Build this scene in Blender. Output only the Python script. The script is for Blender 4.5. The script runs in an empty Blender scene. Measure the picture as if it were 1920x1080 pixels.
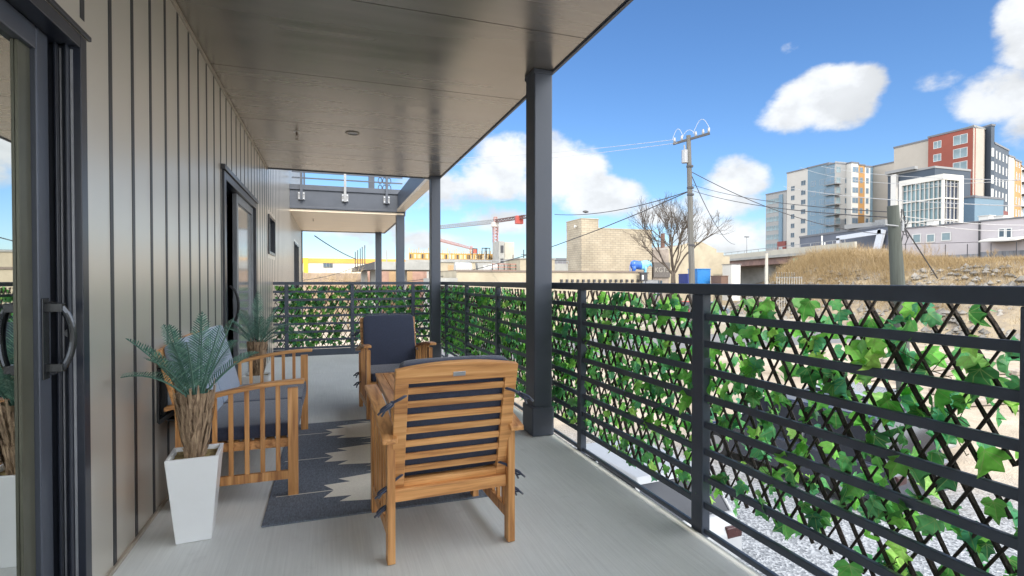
import bpy, math, random
from mathutils import Vector, Matrix, Quaternion
R = math.radians
rnd = random.Random(7)
sc = bpy.context.scene
col = sc.collection

# ------------------------------------------------------------------ camera
EYE = Vector((0, 0, 1.25)); YAW = R(18.9); PIT = R(-0.776); FPX = 995.9
cam_d = bpy.data.cameras.new("camera"); cam = bpy.data.objects.new("camera", cam_d); col.objects.link(cam)
cam_d.sensor_width = 36; cam_d.lens = 36 * FPX / 1920; cam_d.clip_start = 0.05; cam_d.clip_end = 3000
cam.location = EYE; cam.rotation_euler = (R(90) + PIT, 0, -YAW)
sc.camera = cam
sc.render.resolution_x = 1920; sc.render.resolution_y = 1080

# ------------------------------------------------------------------ light
SUN_E = R(39); SUN_P = R(.5)
sv = Vector((math.sin(SUN_P) * math.cos(SUN_E), -math.cos(SUN_P) * math.cos(SUN_E), math.sin(SUN_E)))
ld = bpy.data.lights.new("sun", 'SUN'); ld.energy = 2.3; ld.angle = R(0.5); ld.color = (1, .91, .76)
lo = bpy.data.objects.new("sun", ld); col.objects.link(lo); lo.rotation_euler = sv.to_track_quat('Z', 'Y').to_euler()
sc.view_settings.view_transform = 'Standard'; sc.view_settings.look = 'None'
sc.view_settings.gamma = 1; sc.view_settings.exposure = 0.8

# clouds as (azimuth from +Y towards +X in degrees, elevation, radius az, radius el, density)
CLOUDS = [(24.0, 11.5, 5.6, 4.4, 1.0), (28.0, 8.8, 6.3, 2.6, 1.0), (17.5, 12.5, 4.5, 4.0, 1.0), (34.5, 7.2, 4.5, 1.6, .6),
          (11.0, 9.5, 6.0, 2.5, .55), (17, 6.4, 5.0, 1.7, .6),
          (49.2, 16.4, 5.0, 2.9, 1.0), (46.6, 15.6, 3.6, 2.0, .8), (51.8, 16.9, 2.6, 1.9, .8),
          (63.4, 19.0, 3.0, 4.6, 1.0), (61.0, 14.4, 3.8, 2.6, .95), (57.6, 16.4, 2.6, 1.2, .6), (67, 20, 4.5, 7.5, 1.0), (64.5, 12, 4, 2.6, .8),
          (41.5, 9.9, 3.6, 2.6, 1.0), (40.0, 7.6, 5.0, 2.2, .8), (41.0, 4.6, 5.0, 2.4, .7), (38.5, 5.0, 2.4, 3.4, .8),
          (2, 5.5, 7, 1.4, .5), (9, 4.2, 9, 1.3, .45), (46.3, 21.2, 1.3, .6, .22)]

def new_world():
    w = bpy.data.worlds.new("World"); sc.world = w; w.use_nodes = True
    nt = w.node_tree; N = nt.nodes; L = nt.links; N.clear()
    def node(t, **k):
        n = N.new(t)
        for a, b in k.items(): setattr(n, a, b)
        return n
    def m(op, a, b=None, c=None, clamp=False):
        n = node('ShaderNodeMath', operation=op, use_clamp=clamp)
        for i, x in enumerate((a, b, c)):
            if x is None: continue
            if isinstance(x, (int, float)): n.inputs[i].default_value = x
            else: L.new(x, n.inputs[i])
        return n.outputs[0]
    out = node('ShaderNodeOutputWorld'); bg = node('ShaderNodeBackground')
    sky = node('ShaderNodeTexSky', sky_type='NISHITA', sun_disc=False, sun_elevation=SUN_E, sun_rotation=math.atan2(sv.x, sv.y), altitude=200, air_density=1.0, dust_density=.6, ozone_density=2.2)
    tc = node('ShaderNodeTexCoord'); sep = node('ShaderNodeSeparateXYZ'); L.new(tc.outputs['Generated'], sep.inputs[0])
    az = m('MULTIPLY', m('ARCTAN2', sep.outputs[0], sep.outputs[1]), 57.2958)
    el = m('MULTIPLY', m('ARCSINE', sep.outputs[2]), 57.2958)
    ns = node('ShaderNodeTexNoise'); ns.inputs['Scale'].default_value = 9; ns.inputs['Detail'].default_value = 9; ns.inputs['Roughness'].default_value = .58
    mp = node('ShaderNodeMapping'); mp.inputs['Scale'].default_value = (1, 1, 1.5); L.new(tc.outputs['Generated'], mp.inputs[0]); L.new(mp.outputs[0], ns.inputs['Vector'])
    n2 = node('ShaderNodeTexNoise'); n2.inputs['Scale'].default_value = 3.2; n2.inputs['Detail'].default_value = 6; L.new(tc.outputs['Generated'], n2.inputs['Vector'])
    n2.inputs['Roughness'].default_value = .6
    best = None
    for a, e, ra, re, d in CLOUDS:
        x = m('DIVIDE', m('SUBTRACT', az, a), ra); y = m('DIVIDE', m('SUBTRACT', el, e), re)
        v = m('MULTIPLY', m('SUBTRACT', 1.0, m('ADD', m('MULTIPLY', x, x), m('MULTIPLY', y, y))), d)
        best = v if best is None else m('MAXIMUM', best, v)
    # unseen bright cloud banks, added outside the view to fill the shaded balcony
    side = m('MULTIPLY', m('SUBTRACT', m('ABSOLUTE', m('SUBTRACT', az, 24)), 47), .06, clamp=False)
    best = m('MAXIMUM', best, m('MINIMUM', side, .55))
    best = m('MAXIMUM', best, -.9)
    puff = m('ADD', best, m('MULTIPLY', m('SUBTRACT', ns.outputs[0], .5), 2.6))
    mr = node('ShaderNodeMapRange', interpolation_type='SMOOTHSTEP'); mr.inputs[1].default_value = .02; mr.inputs[2].default_value = .62; L.new(puff, mr.inputs[0])
    up = node('ShaderNodeMapRange'); up.inputs[1].default_value = .3; up.inputs[2].default_value = 2; L.new(el, up.inputs[0])
    mask = m('MULTIPLY', m('MULTIPLY', mr.outputs[0], up.outputs[0]), .97)
    # blue of the clear sky
    tint = node('ShaderNodeMix', data_type='RGBA', blend_type='MULTIPLY'); tint.inputs[0].default_value = 1
    L.new(sky.outputs[0], tint.inputs[6]); tint.inputs[7].default_value = SKY_TINT
    hs = node('ShaderNodeHueSaturation'); hs.inputs['Saturation'].default_value = SKY_SAT; L.new(tint.outputs[2], hs.inputs['Color'])
    shade = node('ShaderNodeMapRange'); shade.inputs[1].default_value = .35; shade.inputs[2].default_value = .65; shade.inputs[3].default_value = .90; shade.inputs[4].default_value = 1.05
    L.new(n2.outputs[0], shade.inputs[0])
    core = node('ShaderNodeMapRange'); core.inputs[1].default_value = .1; core.inputs[2].default_value = 1.3; core.inputs[3].default_value = .92; core.inputs[4].default_value = 1.06
    L.new(puff, core.inputs[0])
    far = node('ShaderNodeMapRange'); far.inputs[1].default_value = 0; far.inputs[2].default_value = .8; far.inputs[3].default_value = 1; far.inputs[4].default_value = CLOUD_FILL  # extra brightness of the added banks, well above the visible clouds
    L.new(side, far.inputs[0])
    # cloud bellies: thicker cloud overhead makes them greyer
    mp2 = node('ShaderNodeMapping'); mp2.inputs['Scale'].default_value = (1, 1, 1.5); mp2.inputs['Location'].default_value = (0, 0, .045); L.new(tc.outputs['Generated'], mp2.inputs[0])
    n3 = node('ShaderNodeTexNoise'); n3.inputs['Scale'].default_value = 9; n3.inputs['Detail'].default_value = 5; n3.inputs['Roughness'].default_value = .58; L.new(mp2.outputs[0], n3.inputs['Vector'])
    belly = node('ShaderNodeMapRange'); belly.inputs[1].default_value = .42; belly.inputs[2].default_value = .62; belly.inputs[3].default_value = 1.04; belly.inputs[4].default_value = .80; L.new(n3.outputs[0], belly.inputs[0])
    cv0 = m('MULTIPLY', shade.outputs[0], belly.outputs[0])
    cv = m('MULTIPLY', m('MULTIPLY', m('MULTIPLY', cv0, core.outputs[0]), far.outputs[0]), CLOUD)
    cc = node('ShaderNodeVectorMath', operation='SCALE'); cc.inputs[0].default_value = (.94, .97, 1.0); L.new(cv, cc.inputs[3])
    mx = node('ShaderNodeMix', data_type='RGBA'); L.new(mask, mx.inputs[0]); L.new(hs.outputs[0], mx.inputs[6]); L.new(cc.outputs[0], mx.inputs[7])
    L.new(mx.outputs[2], bg.inputs[0]); bg.inputs[1].default_value = SKY_STR; L.new(bg.outputs[0], out.inputs[0])
SKY_STR = .10; SKY_TINT = (.80, .93, 1.10, 1); SKY_SAT = 1.08; CLOUD = 6.3; CLOUD_FILL = 4.8
new_world()

# ------------------------------------------------------------------ pixel rays (1920x1080) for laying out the far city
_F = Vector((math.sin(YAW) * math.cos(PIT), math.cos(YAW) * math.cos(PIT), math.sin(PIT)))
_R = Vector((math.cos(YAW), -math.sin(YAW), 0)); _U = _R.cross(_F)
def ray(u, v): return _F + _R * ((u - 960) / FPX) - _U * ((v - 540) / FPX)
def onx(u, v, X): d = ray(u, v); return EYE + d * (X / d.x)
def ony(u, v, Y): d = ray(u, v); return EYE + d * (Y / d.y)
def onz(u, v, Z): d = ray(u, v); return EYE + d * ((Z - EYE.z) / d.z)
def atd(u, v, D): d = ray(u, v); return EYE + d * D

# ------------------------------------------------------------------ materials
MATS = {}
# reflectance of the sunlit city surfaces relative to the first estimate below
DIM = dict(cream_stucco=.52, grey_concrete=.6, white_trim=.62, weathered_wood=.8, letter_paint=.45, pale_concrete=.6, galvanised=.55, pole_grey=.3, pole_wood=.6,
           warm_white_render=.66, steel_blue_render=.62, grey_render=.62, orange_render=.52, brick_red_render=.72, dark_slate_render=.5, beige_render=.7, maroon_render=.7, bright_render=.66,
           lilac_grey_render=.70, stained_plinth=.6, dry_bank_soil=.62, forecourt_paving=.6, warm_white_wall=.75, orange_band=.75, yellow_paint=.8, crane_red=.6, crane_white=.6, crane_pink=.55, sheathing_orange=.62, stud_bay=.7,
           bank_rock=.6, pale_post=.6, weathered_pale=.6, pale_twig=.7, blue_bin=.7, frame_white=.8, pane_light=.55, deep_blue_render=.55, hall_slate=.6, pinkish_brick=.7, brown_block=.7, grey_timber=.7, curtain_glass=.8, asphalt=.8, balcony_grey=.6, pale_blue_enamel=.8)
def mat(name, c, rough=.6, metal=0, var=.12, scale=6, stretch=(1, 1, 1), bump=0, bscale=None, spec=.5, detail=5, c2=None, sheen=0, coords='Object', transl=0, rvar=0, coat=0):
    if name in MATS: return MATS[name]
    k_ = DIM.get(name, 1); c = tuple(x * k_ for x in c); c2 = tuple(x * k_ for x in c2) if c2 else None
    mt = bpy.data.materials.new(name); mt.use_nodes = True; nt = mt.node_tree; N = nt.nodes; L = nt.links
    b = N['Principled BSDF']; b.inputs['Roughness'].default_value = rough; b.inputs['Metallic'].default_value = metal
    b.inputs['Specular IOR Level'].default_value = spec
    if sheen: b.inputs['Sheen Weight'].default_value = sheen
    if coat: b.inputs['Coat Weight'].default_value = coat; b.inputs['Coat Roughness'].default_value = .08
    tc = N.new('ShaderNodeTexCoord'); mp = N.new('ShaderNodeMapping'); mp.inputs['Scale'].default_value = stretch; L.new(tc.outputs[coords], mp.inputs[0])
    ns = N.new('ShaderNodeTexNoise'); ns.inputs['Scale'].default_value = scale; ns.inputs['Detail'].default_value = detail; ns.inputs['Roughness'].default_value = .6
    L.new(mp.outputs[0], ns.inputs['Vector'])
    rp = N.new('ShaderNodeValToRGB'); rp.color_ramp.elements[0].position = .32; rp.color_ramp.elements[1].position = .68
    a = c2 if c2 else tuple(x * (1 - var) for x in c); bb = c if c2 else tuple(min(1, x * (1 + var)) for x in c)
    rp.color_ramp.elements[0].color = (*a, 1); rp.color_ramp.elements[1].color = (*bb, 1)
    L.new(ns.outputs[0], rp.inputs[0]); L.new(rp.outputs[0], b.inputs['Base Color'])
    if rvar:
        rr = N.new('ShaderNodeMapRange'); rr.inputs[1].default_value = .3; rr.inputs[2].default_value = .7; rr.inputs[3].default_value = max(.02, rough - rvar); rr.inputs[4].default_value = rough + rvar
        L.new(ns.outputs[0], rr.inputs[0]); L.new(rr.outputs[0], b.inputs['Roughness'])
    if bump:
        nb = N.new('ShaderNodeTexNoise'); nb.inputs['Scale'].default_value = bscale or scale * 3; nb.inputs['Detail'].default_value = 4; L.new(mp.outputs[0], nb.inputs['Vector'])
        bp = N.new('ShaderNodeBump'); bp.inputs['Strength'].default_value = bump; bp.inputs['Distance'].default_value = .01; L.new(nb.outputs[0], bp.inputs['Height']); L.new(bp.outputs[0], b.inputs['Normal'])
    MATS[name] = mt; return mt

def wood(name, axis):
    if name in MATS: return MATS[name]
    st = [26, 26, 26]; st[axis] = 1.6
    mt = bpy.data.materials.new(name); mt.use_nodes = True; N = mt.node_tree.nodes; L = mt.node_tree.links; b = N['Principled BSDF']
    tc = N.new('ShaderNodeTexCoord'); oi = N.new('ShaderNodeObjectInfo'); gm = N.new('ShaderNodeNewGeometry')
    ad = N.new('ShaderNodeVectorMath'); ad.operation = 'ADD'; L.new(tc.outputs['Object'], ad.inputs[0])
    sc_ = N.new('ShaderNodeMath'); sc_.operation = 'MULTIPLY'; L.new(gm.outputs['Random Per Island'], sc_.inputs[0]); sc_.inputs[1].default_value = 9
    L.new(sc_.outputs[0], ad.inputs[1])
    mp = N.new('ShaderNodeMapping'); mp.inputs['Scale'].default_value = st; L.new(ad.outputs[0], mp.inputs[0])
    ns = N.new('ShaderNodeTexNoise'); ns.inputs['Scale'].default_value = 1.6; ns.inputs['Detail'].default_value = 6; ns.inputs['Distortion'].default_value = .6; L.new(mp.outputs[0], ns.inputs[0])
    rp = N.new('ShaderNodeValToRGB'); e = rp.color_ramp.elements; e[0].position = .3; e[1].position = .72
    e[0].color = (.34, .14, .05, 1); e[1].color = (.78, .43, .18, 1); k = e.new(.5); k.color = (.62, .30, .105, 1)
    L.new(ns.outputs[0], rp.inputs[0])
    hs = N.new('ShaderNodeHueSaturation'); mr = N.new('ShaderNodeMapRange'); mr.inputs[3].default_value = .78; mr.inputs[4].default_value = 1.14
    L.new(gm.outputs['Random Per Island'], mr.inputs[0]); L.new(mr.outputs[0], hs.inputs['Value']); L.new(rp.outputs[0], hs.inputs['Color']); L.new(hs.outputs[0], b.inputs['Base Color'])
    b.inputs['Roughness'].default_value = .42; b.inputs['Specular IOR Level'].default_value = .45
    bp = N.new('ShaderNodeBump'); bp.inputs['Strength'].default_value = .12; bp.inputs['Distance'].default_value = .004; L.new(ns.outputs[0], bp.inputs['Height']); L.new(bp.outputs[0], b.inputs['Normal'])
    MATS[name] = mt; return mt
WX, WY, WZ = wood('teak_across', 0), wood('teak_along', 1), wood('teak_upright', 2)

def leafmat(name, cols, tr=.5, veins=True, rough=.4):
    mt = bpy.data.materials.new(name); mt.use_nodes = True; N = mt.node_tree.nodes; L = mt.node_tree.links; b = N['Principled BSDF']; out = N['Material Output']
    gm = N.new('ShaderNodeNewGeometry'); rp = N.new('ShaderNodeValToRGB'); e = rp.color_ramp.elements
    e[0].color = (*cols[0], 1); e[1].color = (*cols[-1], 1)
    for i, c in enumerate(cols[1:-1]): k = e.new((i + 1) / (len(cols) - 1)); k.color = (*c, 1)
    L.new(gm.outputs['Random Per Island'], rp.inputs[0])
    cur = rp.outputs[0]
    if veins:
        uv = N.new('ShaderNodeTexCoord'); sp = N.new('ShaderNodeSeparateXYZ'); L.new(uv.outputs['UV'], sp.inputs[0])
        def mm(op, a, b_, cl=False):
            n = N.new('ShaderNodeMath'); n.operation = op; n.use_clamp = cl
            for i, x in enumerate((a, b_)):
                if isinstance(x, (int, float)): n.inputs[i].default_value = x
                elif x is not None: L.new(x, n.inputs[i])
            return n.outputs[0]
        ax = mm('ABSOLUTE', mm('SUBTRACT', sp.outputs[0], .5), None)
        # midrib plus two pairs of side ribs leaving the base
        d = ax
        for k_, off in ((.95, .18), (.35, .16)):
            d = mm('MINIMUM', d, mm('ABSOLUTE', mm('SUBTRACT', mm('MULTIPLY', ax, k_), mm('SUBTRACT', sp.outputs[1], off)), None))
        v = mm('SUBTRACT', 1, mm('MULTIPLY', d, 55), True)
        mx = N.new('ShaderNodeMix'); mx.data_type = 'RGBA'; L.new(mm('MULTIPLY', v, .8), mx.inputs[0]); L.new(cur, mx.inputs[6]); mx.inputs[7].default_value = (.42, .52, .2, 1); cur = mx.outputs[2]
    ns = N.new('ShaderNodeTexNoise'); ns.inputs['Scale'].default_value = 40; tc = N.new('ShaderNodeTexCoord'); L.new(tc.outputs['Object'], ns.inputs[0])
    hs = N.new('ShaderNodeHueSaturation'); mr = N.new('ShaderNodeMapRange'); mr.inputs[3].default_value = .65; mr.inputs[4].default_value = 1.35; L.new(ns.outputs[0], mr.inputs[0]); L.new(mr.outputs[0], hs.inputs['Value']); L.new(cur, hs.inputs['Color'])
    L.new(hs.outputs[0], b.inputs['Base Color']); b.inputs['Roughness'].default_value = rough; b.inputs['Specular IOR Level'].default_value = .4
    t = N.new('ShaderNodeBsdfTranslucent'); L.new(hs.outputs[0], t.inputs[0]); ms = N.new('ShaderNodeMixShader'); ms.inputs[0].default_value = tr
    L.new(b.outputs[0], ms.inputs[1]); L.new(t.outputs[0], ms.inputs[2]); L.new(ms.outputs[0], out.inputs[0]); return mt

def blockmat(name, c1, c2, mortar, bw, bh, axis='y', rough=.85, bump=.3):
    """coursed masonry; axis is the normal of the main face"""
    mt = bpy.data.materials.new(name); mt.use_nodes = True; N = mt.node_tree.nodes; L = mt.node_tree.links; b = N['Principled BSDF']
    tc = N.new('ShaderNodeTexCoord'); sp = N.new('ShaderNodeSeparateXYZ'); cb = N.new('ShaderNodeCombineXYZ'); L.new(tc.outputs['Object'], sp.inputs[0])
    ad = N.new('ShaderNodeMath'); ad.operation = 'ADD'; L.new(sp.outputs[0], ad.inputs[0]); L.new(sp.outputs[1], ad.inputs[1])
    L.new(ad.outputs[0], cb.inputs[0]); L.new(sp.outputs[2], cb.inputs[1])
    br = N.new('ShaderNodeTexBrick'); L.new(cb.outputs[0], br.inputs[0]); br.inputs['Color1'].default_value = (*c1, 1); br.inputs['Color2'].default_value = (*c2, 1); br.inputs['Mortar'].default_value = (*mortar, 1)
    br.inputs['Scale'].default_value = 1; br.inputs['Brick Width'].default_value = bw; br.inputs['Row Height'].default_value = bh; br.inputs['Mortar Size'].default_value = bh * .09
    ns = N.new('ShaderNodeTexNoise'); ns.inputs['Scale'].default_value = .5; ns.inputs['Detail'].default_value = 8; L.new(tc.outputs['Object'], ns.inputs[0])
    mr = N.new('ShaderNodeMapRange'); mr.inputs[1].default_value = .3; mr.inputs[2].default_value = .7; mr.inputs[3].default_value = .8; mr.inputs[4].default_value = 1.12; L.new(ns.outputs[0], mr.inputs[0])
    hs = N.new('ShaderNodeHueSaturation'); L.new(mr.outputs[0], hs.inputs['Value']); L.new(br.outputs[0], hs.inputs['Color']); L.new(hs.outputs[0], b.inputs['Base Color']); b.inputs['Roughness'].default_value = rough
    return mt

slate = mat('slate_paint', (.052, .062, .084), .42, 0, .1, 4, spec=.5, rvar=.08)
slate2 = mat('rail_paint', (.052, .066, .095), .38, 0, .15, 5, spec=.5, bump=.08, bscale=90)
black = mat('black_plastic', (.012, .013, .016), .45, var=.1)
blackgloss = mat('black_anodised', (.02, .024, .036), .28, var=.15, spec=.6)
clad = mat('bronze_cladding', (.66, .625, .565), .3, .6, .03, .8, stretch=(1, 1, .25), detail=1)
rib = mat('dark_rib', (.03, .032, .038), .4, .2, .1, 3)
soff = mat('bronze_soffit', (.325, .29, .25), .25, .65, .09, .9, stretch=(.5, 5, 1), rvar=.045, bump=.02, bscale=1.5, detail=2)
soff2 = mat('tan_soffit', (.76, .65, .51), .38, .25, .08, 1.4, stretch=(.7, 5, 1), rvar=.06)
def concmat():
    mt = bpy.data.materials.new('brushed_concrete'); mt.use_nodes = True; N = mt.node_tree.nodes; L = mt.node_tree.links; b = N['Principled BSDF']; b.inputs['Roughness'].default_value = .7
    tc = N.new('ShaderNodeTexCoord')
    def nz(sc_, st, det, lo, hi, a, z):
        mp = N.new('ShaderNodeMapping'); mp.inputs['Scale'].default_value = st; mp.inputs['Rotation'].default_value = (0, 0, .06); L.new(tc.outputs['Object'], mp.inputs[0]); n = N.new('ShaderNodeTexNoise'); n.inputs['Scale'].default_value = sc_; n.inputs['Detail'].default_value = det; n.inputs['Roughness'].default_value = .65; L.new(mp.outputs[0], n.inputs[0])
        r_ = N.new('ShaderNodeMapRange'); r_.inputs[1].default_value = lo; r_.inputs[2].default_value = hi; r_.inputs[3].default_value = a; r_.inputs[4].default_value = z; L.new(n.outputs[0], r_.inputs[0]); return r_.outputs[0], n.outputs[0]
    broad, _ = nz(.8, (1, .6, 1), 8, .3, .7, .84, 1.08); streak, sn = nz(2.2, (40, 1.0, 1), 4, .3, .7, .93, 1.06); spk, _ = nz(55, (1, 1, 1), 2, .76, .80, 1, .45); st2, _ = nz(5, (1, 1, 1), 5, .62, .75, 1, .88)
    cur = None
    for x in (broad, streak, spk, st2):
        if cur is None: cur = x; continue
        m_ = N.new('ShaderNodeMath'); m_.operation = 'MULTIPLY'; L.new(cur, m_.inputs[0]); L.new(x, m_.inputs[1]); cur = m_.outputs[0]
    hs = N.new('ShaderNodeHueSaturation'); hs.inputs['Color'].default_value = (.70, .72, .715, 1); L.new(cur, hs.inputs['Value']); L.new(hs.outputs[0], b.inputs['Base Color'])
    bp = N.new('ShaderNodeBump'); bp.inputs['Strength'].default_value = .25; bp.inputs['Distance'].default_value = .004; L.new(sn, bp.inputs['Height']); L.new(bp.outputs[0], b.inputs['Normal']); return mt
conc = concmat()
cush = mat('navy_fabric', (.028, .038, .075), .85, var=.18, scale=120, sheen=.35, bump=.25, bscale=500)
cush_sheen = mat('navy_fabric_sky_sheen', (.27, .335, .45), .85, var=.08, scale=60, sheen=.3, bump=.2, bscale=400)  # navy fabric lightened so the sky's sheen is in the colour
white = mat('white_glaze', (.80, .82, .84), .28, var=.03, scale=3, coat=.3)
steel = mat('brushed_steel', (.55, .56, .58), .28, 1, .08, 20)
glass = mat('tinted_glass', (.68, .70, .68), .015, 1, .02, 1)
blind = mat('pane_with_blind', (.34, .36, .37), .12, .35, .04, 1)
galv = mat('galvanised', (.45, .46, .48), .45, .6, .1, 5)
cable = mat('cable_rubber', (.03, .03, .035), .6)
cablel = mat('bright_cable', (.36, .36, .36), .5)

# ------------------------------------------------------------------ mesh helpers
class MB:
    def __init__(s): s.v = []; s.f = []; s.m = []; s.uv = None
    def add(s, vs, fs, mi=0):
        o = len(s.v); s.v += [tuple(x) for x in vs]; s.f += [tuple(o + i for i in f) for f in fs]; s.m += [mi] * len(fs); return s
    def box(s, x0, x1, y0, y1, z0, z1, mi=0, M=None):
        vs = [Vector((x, y, z)) for z in (z0, z1) for y in (y0, y1) for x in (x0, x1)]
        if M is not None: vs = [M @ v for v in vs]
        return s.add(vs, [(0, 2, 3, 1), (4, 5, 7, 6), (0, 1, 5, 4), (2, 6, 7, 3), (0, 4, 6, 2), (1, 3, 7, 5)], mi)
    def bar(s, a, b, w, h, up=(0, 0, 1), mi=0, w2=None, h2=None):
        a = Vector(a); b = Vector(b); d = (b - a).normalized(); up = Vector(up); sx = d.cross(up)
        if sx.length < 1e-4: sx = d.cross(Vector((1, 0, 0)))
        sx.normalize(); sy = sx.cross(d); w2 = w if w2 is None else w2; h2 = h if h2 is None else h2
        vs = [p + sx * (i * ww / 2) + sy * (j * hh / 2) for p, ww, hh in ((a, w, h), (b, w2, h2)) for i, j in ((-1, -1), (1, -1), (1, 1), (-1, 1))]
        return s.add(vs, [(0, 1, 2, 3), (7, 6, 5, 4), (0, 4, 5, 1), (1, 5, 6, 2), (2, 6, 7, 3), (3, 7, 4, 0)], mi)
    def tube(s, pts, rad, n=6, mi=0, cap=True):
        pts = [Vector(p) for p in pts]; k = len(pts); rad = rad if isinstance(rad, (list, tuple)) else [rad] * k
        vs = []; ref = None
        for i, p in enumerate(pts):
            d = (pts[min(i + 1, k - 1)] - pts[max(i - 1, 0)]).normalized()
            if ref is None: ref = Vector((0, 0, 1)) if abs(d.z) < .9 else Vector((1, 0, 0))
            a = (ref - d * ref.dot(d)).normalized(); b = d.cross(a); ref = a
            vs += [p + (a * math.cos(2 * math.pi * j / n) + b * math.sin(2 * math.pi * j / n)) * rad[i] for j in range(n)]
        fs = [(i * n + j, i * n + (j + 1) % n, (i + 1) * n + (j + 1) % n, (i + 1) * n + j) for i in range(k - 1) for j in range(n)]
        if cap: fs += [tuple(range(n - 1, -1, -1)), tuple((k - 1) * n + j for j in range(n))]
        return s.add(vs, fs, mi)
    def cyl(s, c, r, z0, z1, n=20, mi=0, r2=None):
        return s.tube([(c[0], c[1], z0), (c[0], c[1], z1)], [r, r if r2 is None else r2], n, mi)
    def prism(s, poly, y0, y1, mi=0, M=None):
        """poly in (x,z), extruded along y"""
        n = len(poly); vs = [Vector((x, y0, z)) for x, z in poly] + [Vector((x, y1, z)) for x, z in poly]
        if M is not None: vs = [M @ v for v in vs]
        return s.add(vs, [tuple(range(n)), tuple(range(2 * n - 1, n - 1, -1))] + [(i, i + n, (i + 1) % n + n, (i + 1) % n) for i in range(n)], mi)
    def build(s, name, mats, parent=None, bevel=0, smooth=False, world=False, seg=2, angle=35):
        me = bpy.data.meshes.new(name); me.from_pydata(s.v, [], s.f)
        if not isinstance(mats, (list, tuple)): mats = [mats]
        for m_ in mats: me.materials.append(m_)
        if len(mats) > 1: me.polygons.foreach_set('material_index', s.m)
        if s.uv:
            ul = me.uv_layers.new(name='UVMap')
            for lp in me.loops: ul.data[lp.index].uv = s.uv[lp.vertex_index]
        if smooth: me.polygons.foreach_set('use_smooth', [True] * len(me.polygons))
        me.update(); o = bpy.data.objects.new(name, me); col.objects.link(o)
        if parent is not None:
            o.parent = parent
            if world: o.location = -WLOC[parent.name]
        if bevel:
            bv = o.modifiers.new('bevel', 'BEVEL'); bv.width = bevel; bv.segments = seg; bv.limit_method = 'ANGLE'; bv.angle_limit = R(angle)
            bv.harden_normals = False
        return o
WLOC = {}
def thing(name, label, cat, loc=(0, 0, 0), rz=0, group=None):
    o = bpy.data.objects.new(name, None); col.objects.link(o); o.empty_display_size = .2; o.location = loc; o.rotation_euler = (0, 0, rz)
    o['label'] = label; o['category'] = cat
    if group: o['group'] = group
    WLOC[o.name] = Vector(loc); return o
def sub(o):  # a part that is itself a parent: its children share its local frame
    WLOC[o.name] = Vector((0, 0, 0)); return o
def tag(o, label, cat, group=None, kind=None):
    o['label'] = label; o['category'] = cat
    if group: o['group'] = group
    if kind: o['kind'] = kind
    return o
def struct(o): o['kind'] = 'structure'; return o
def copy_tree(o, parent=None):
    c = o.copy(); col.objects.link(c)
    if parent is not None: c.parent = parent
    for ch in list(o.children): copy_tree(ch, c)
    return c

# ================================================================== SETTING
XW = -.89      # face of the clad wall
XD = 1.73      # edge of the deck
ZC = 2.94      # soffit height
GZ = -3.0      # street level

def groundmat():
    mt = bpy.data.materials.new('lot_ground'); mt.use_nodes = True; N = mt.node_tree.nodes; L = mt.node_tree.links; b = N['Principled BSDF']; b.inputs['Roughness'].default_value = .95
    tc = N.new('ShaderNodeTexCoord'); v = N.new('ShaderNodeTexVoronoi'); v.inputs['Scale'].default_value = 26; L.new(tc.outputs['Object'], v.inputs[0])
    r1 = N.new('ShaderNodeValToRGB'); e = r1.color_ramp.elements; e[0].color = (.11, .12, .135, 1); e[1].color = (.30, .315, .34, 1); e[0].position = .1; e[1].position = .9
    sp = N.new('ShaderNodeSeparateColor'); L.new(v.outputs['Color'], sp.inputs[0]); L.new(sp.outputs[0], r1.inputs[0])
    n2 = N.new('ShaderNodeTexNoise'); n2.inputs['Scale'].default_value = .35; n2.inputs['Detail'].default_value = 10; n2.inputs['Roughness'].default_value = .7; L.new(tc.outputs['Object'], n2.inputs[0])
    r2 = N.new('ShaderNodeValToRGB'); e = r2.color_ramp.elements; e[0].color = (.20, .16, .115, 1); e[1].color = (.39, .33, .26, 1); e[0].position = .35; e[1].position = .62; L.new(n2.outputs[0], r2.inputs[0])
    sx = N.new('ShaderNodeVectorMath'); sx.operation = 'LENGTH'; L.new(tc.outputs['Object'], sx.inputs[0])
    ad = N.new('ShaderNodeMath'); ad.operation = 'MULTIPLY_ADD'; L.new(n2.outputs[0], ad.inputs[0]); ad.inputs[1].default_value = 6; L.new(sx.outputs['Value'], ad.inputs[2])
    mr = N.new('ShaderNodeMapRange'); mr.inputs[1].default_value = 15.5; mr.inputs[2].default_value = 19.5; L.new(ad.outputs[0], mr.inputs[0])
    mx = N.new('ShaderNodeMix'); mx.data_type = 'RGBA'; L.new(mr.outputs[0], mx.inputs[0]); L.new(r1.outputs[0], mx.inputs[6]); L.new(r2.outputs[0], mx.inputs[7])
    L.new(mx.outputs[2], b.inputs['Base Color'])
    bp = N.new('ShaderNodeBump'); bp.inputs['Strength'].default_value = .6; bp.inputs['Distance'].default_value = .03; L.new(v.outputs['Distance'], bp.inputs['Height']); L.new(bp.outputs[0], b.inputs['Normal'])
    return mt
g = MB(); g.add([(-700, -300, GZ), (900, -300, GZ), (900, 1100, GZ), (-700, 1100, GZ)], [(0, 1, 2, 3)])
struct(g.build('ground', groundmat()))
# street beyond the lot
r = MB(); r.add([(-200, 27, GZ + .006), (60, 27, GZ + .006), (60, 35, GZ + .006), (-200, 35, GZ + .006)], [(0, 1, 2, 3)])
struct(r.build('road', mat('asphalt', (.16, .16, .165), .9, var=.15, scale=3)))

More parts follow.
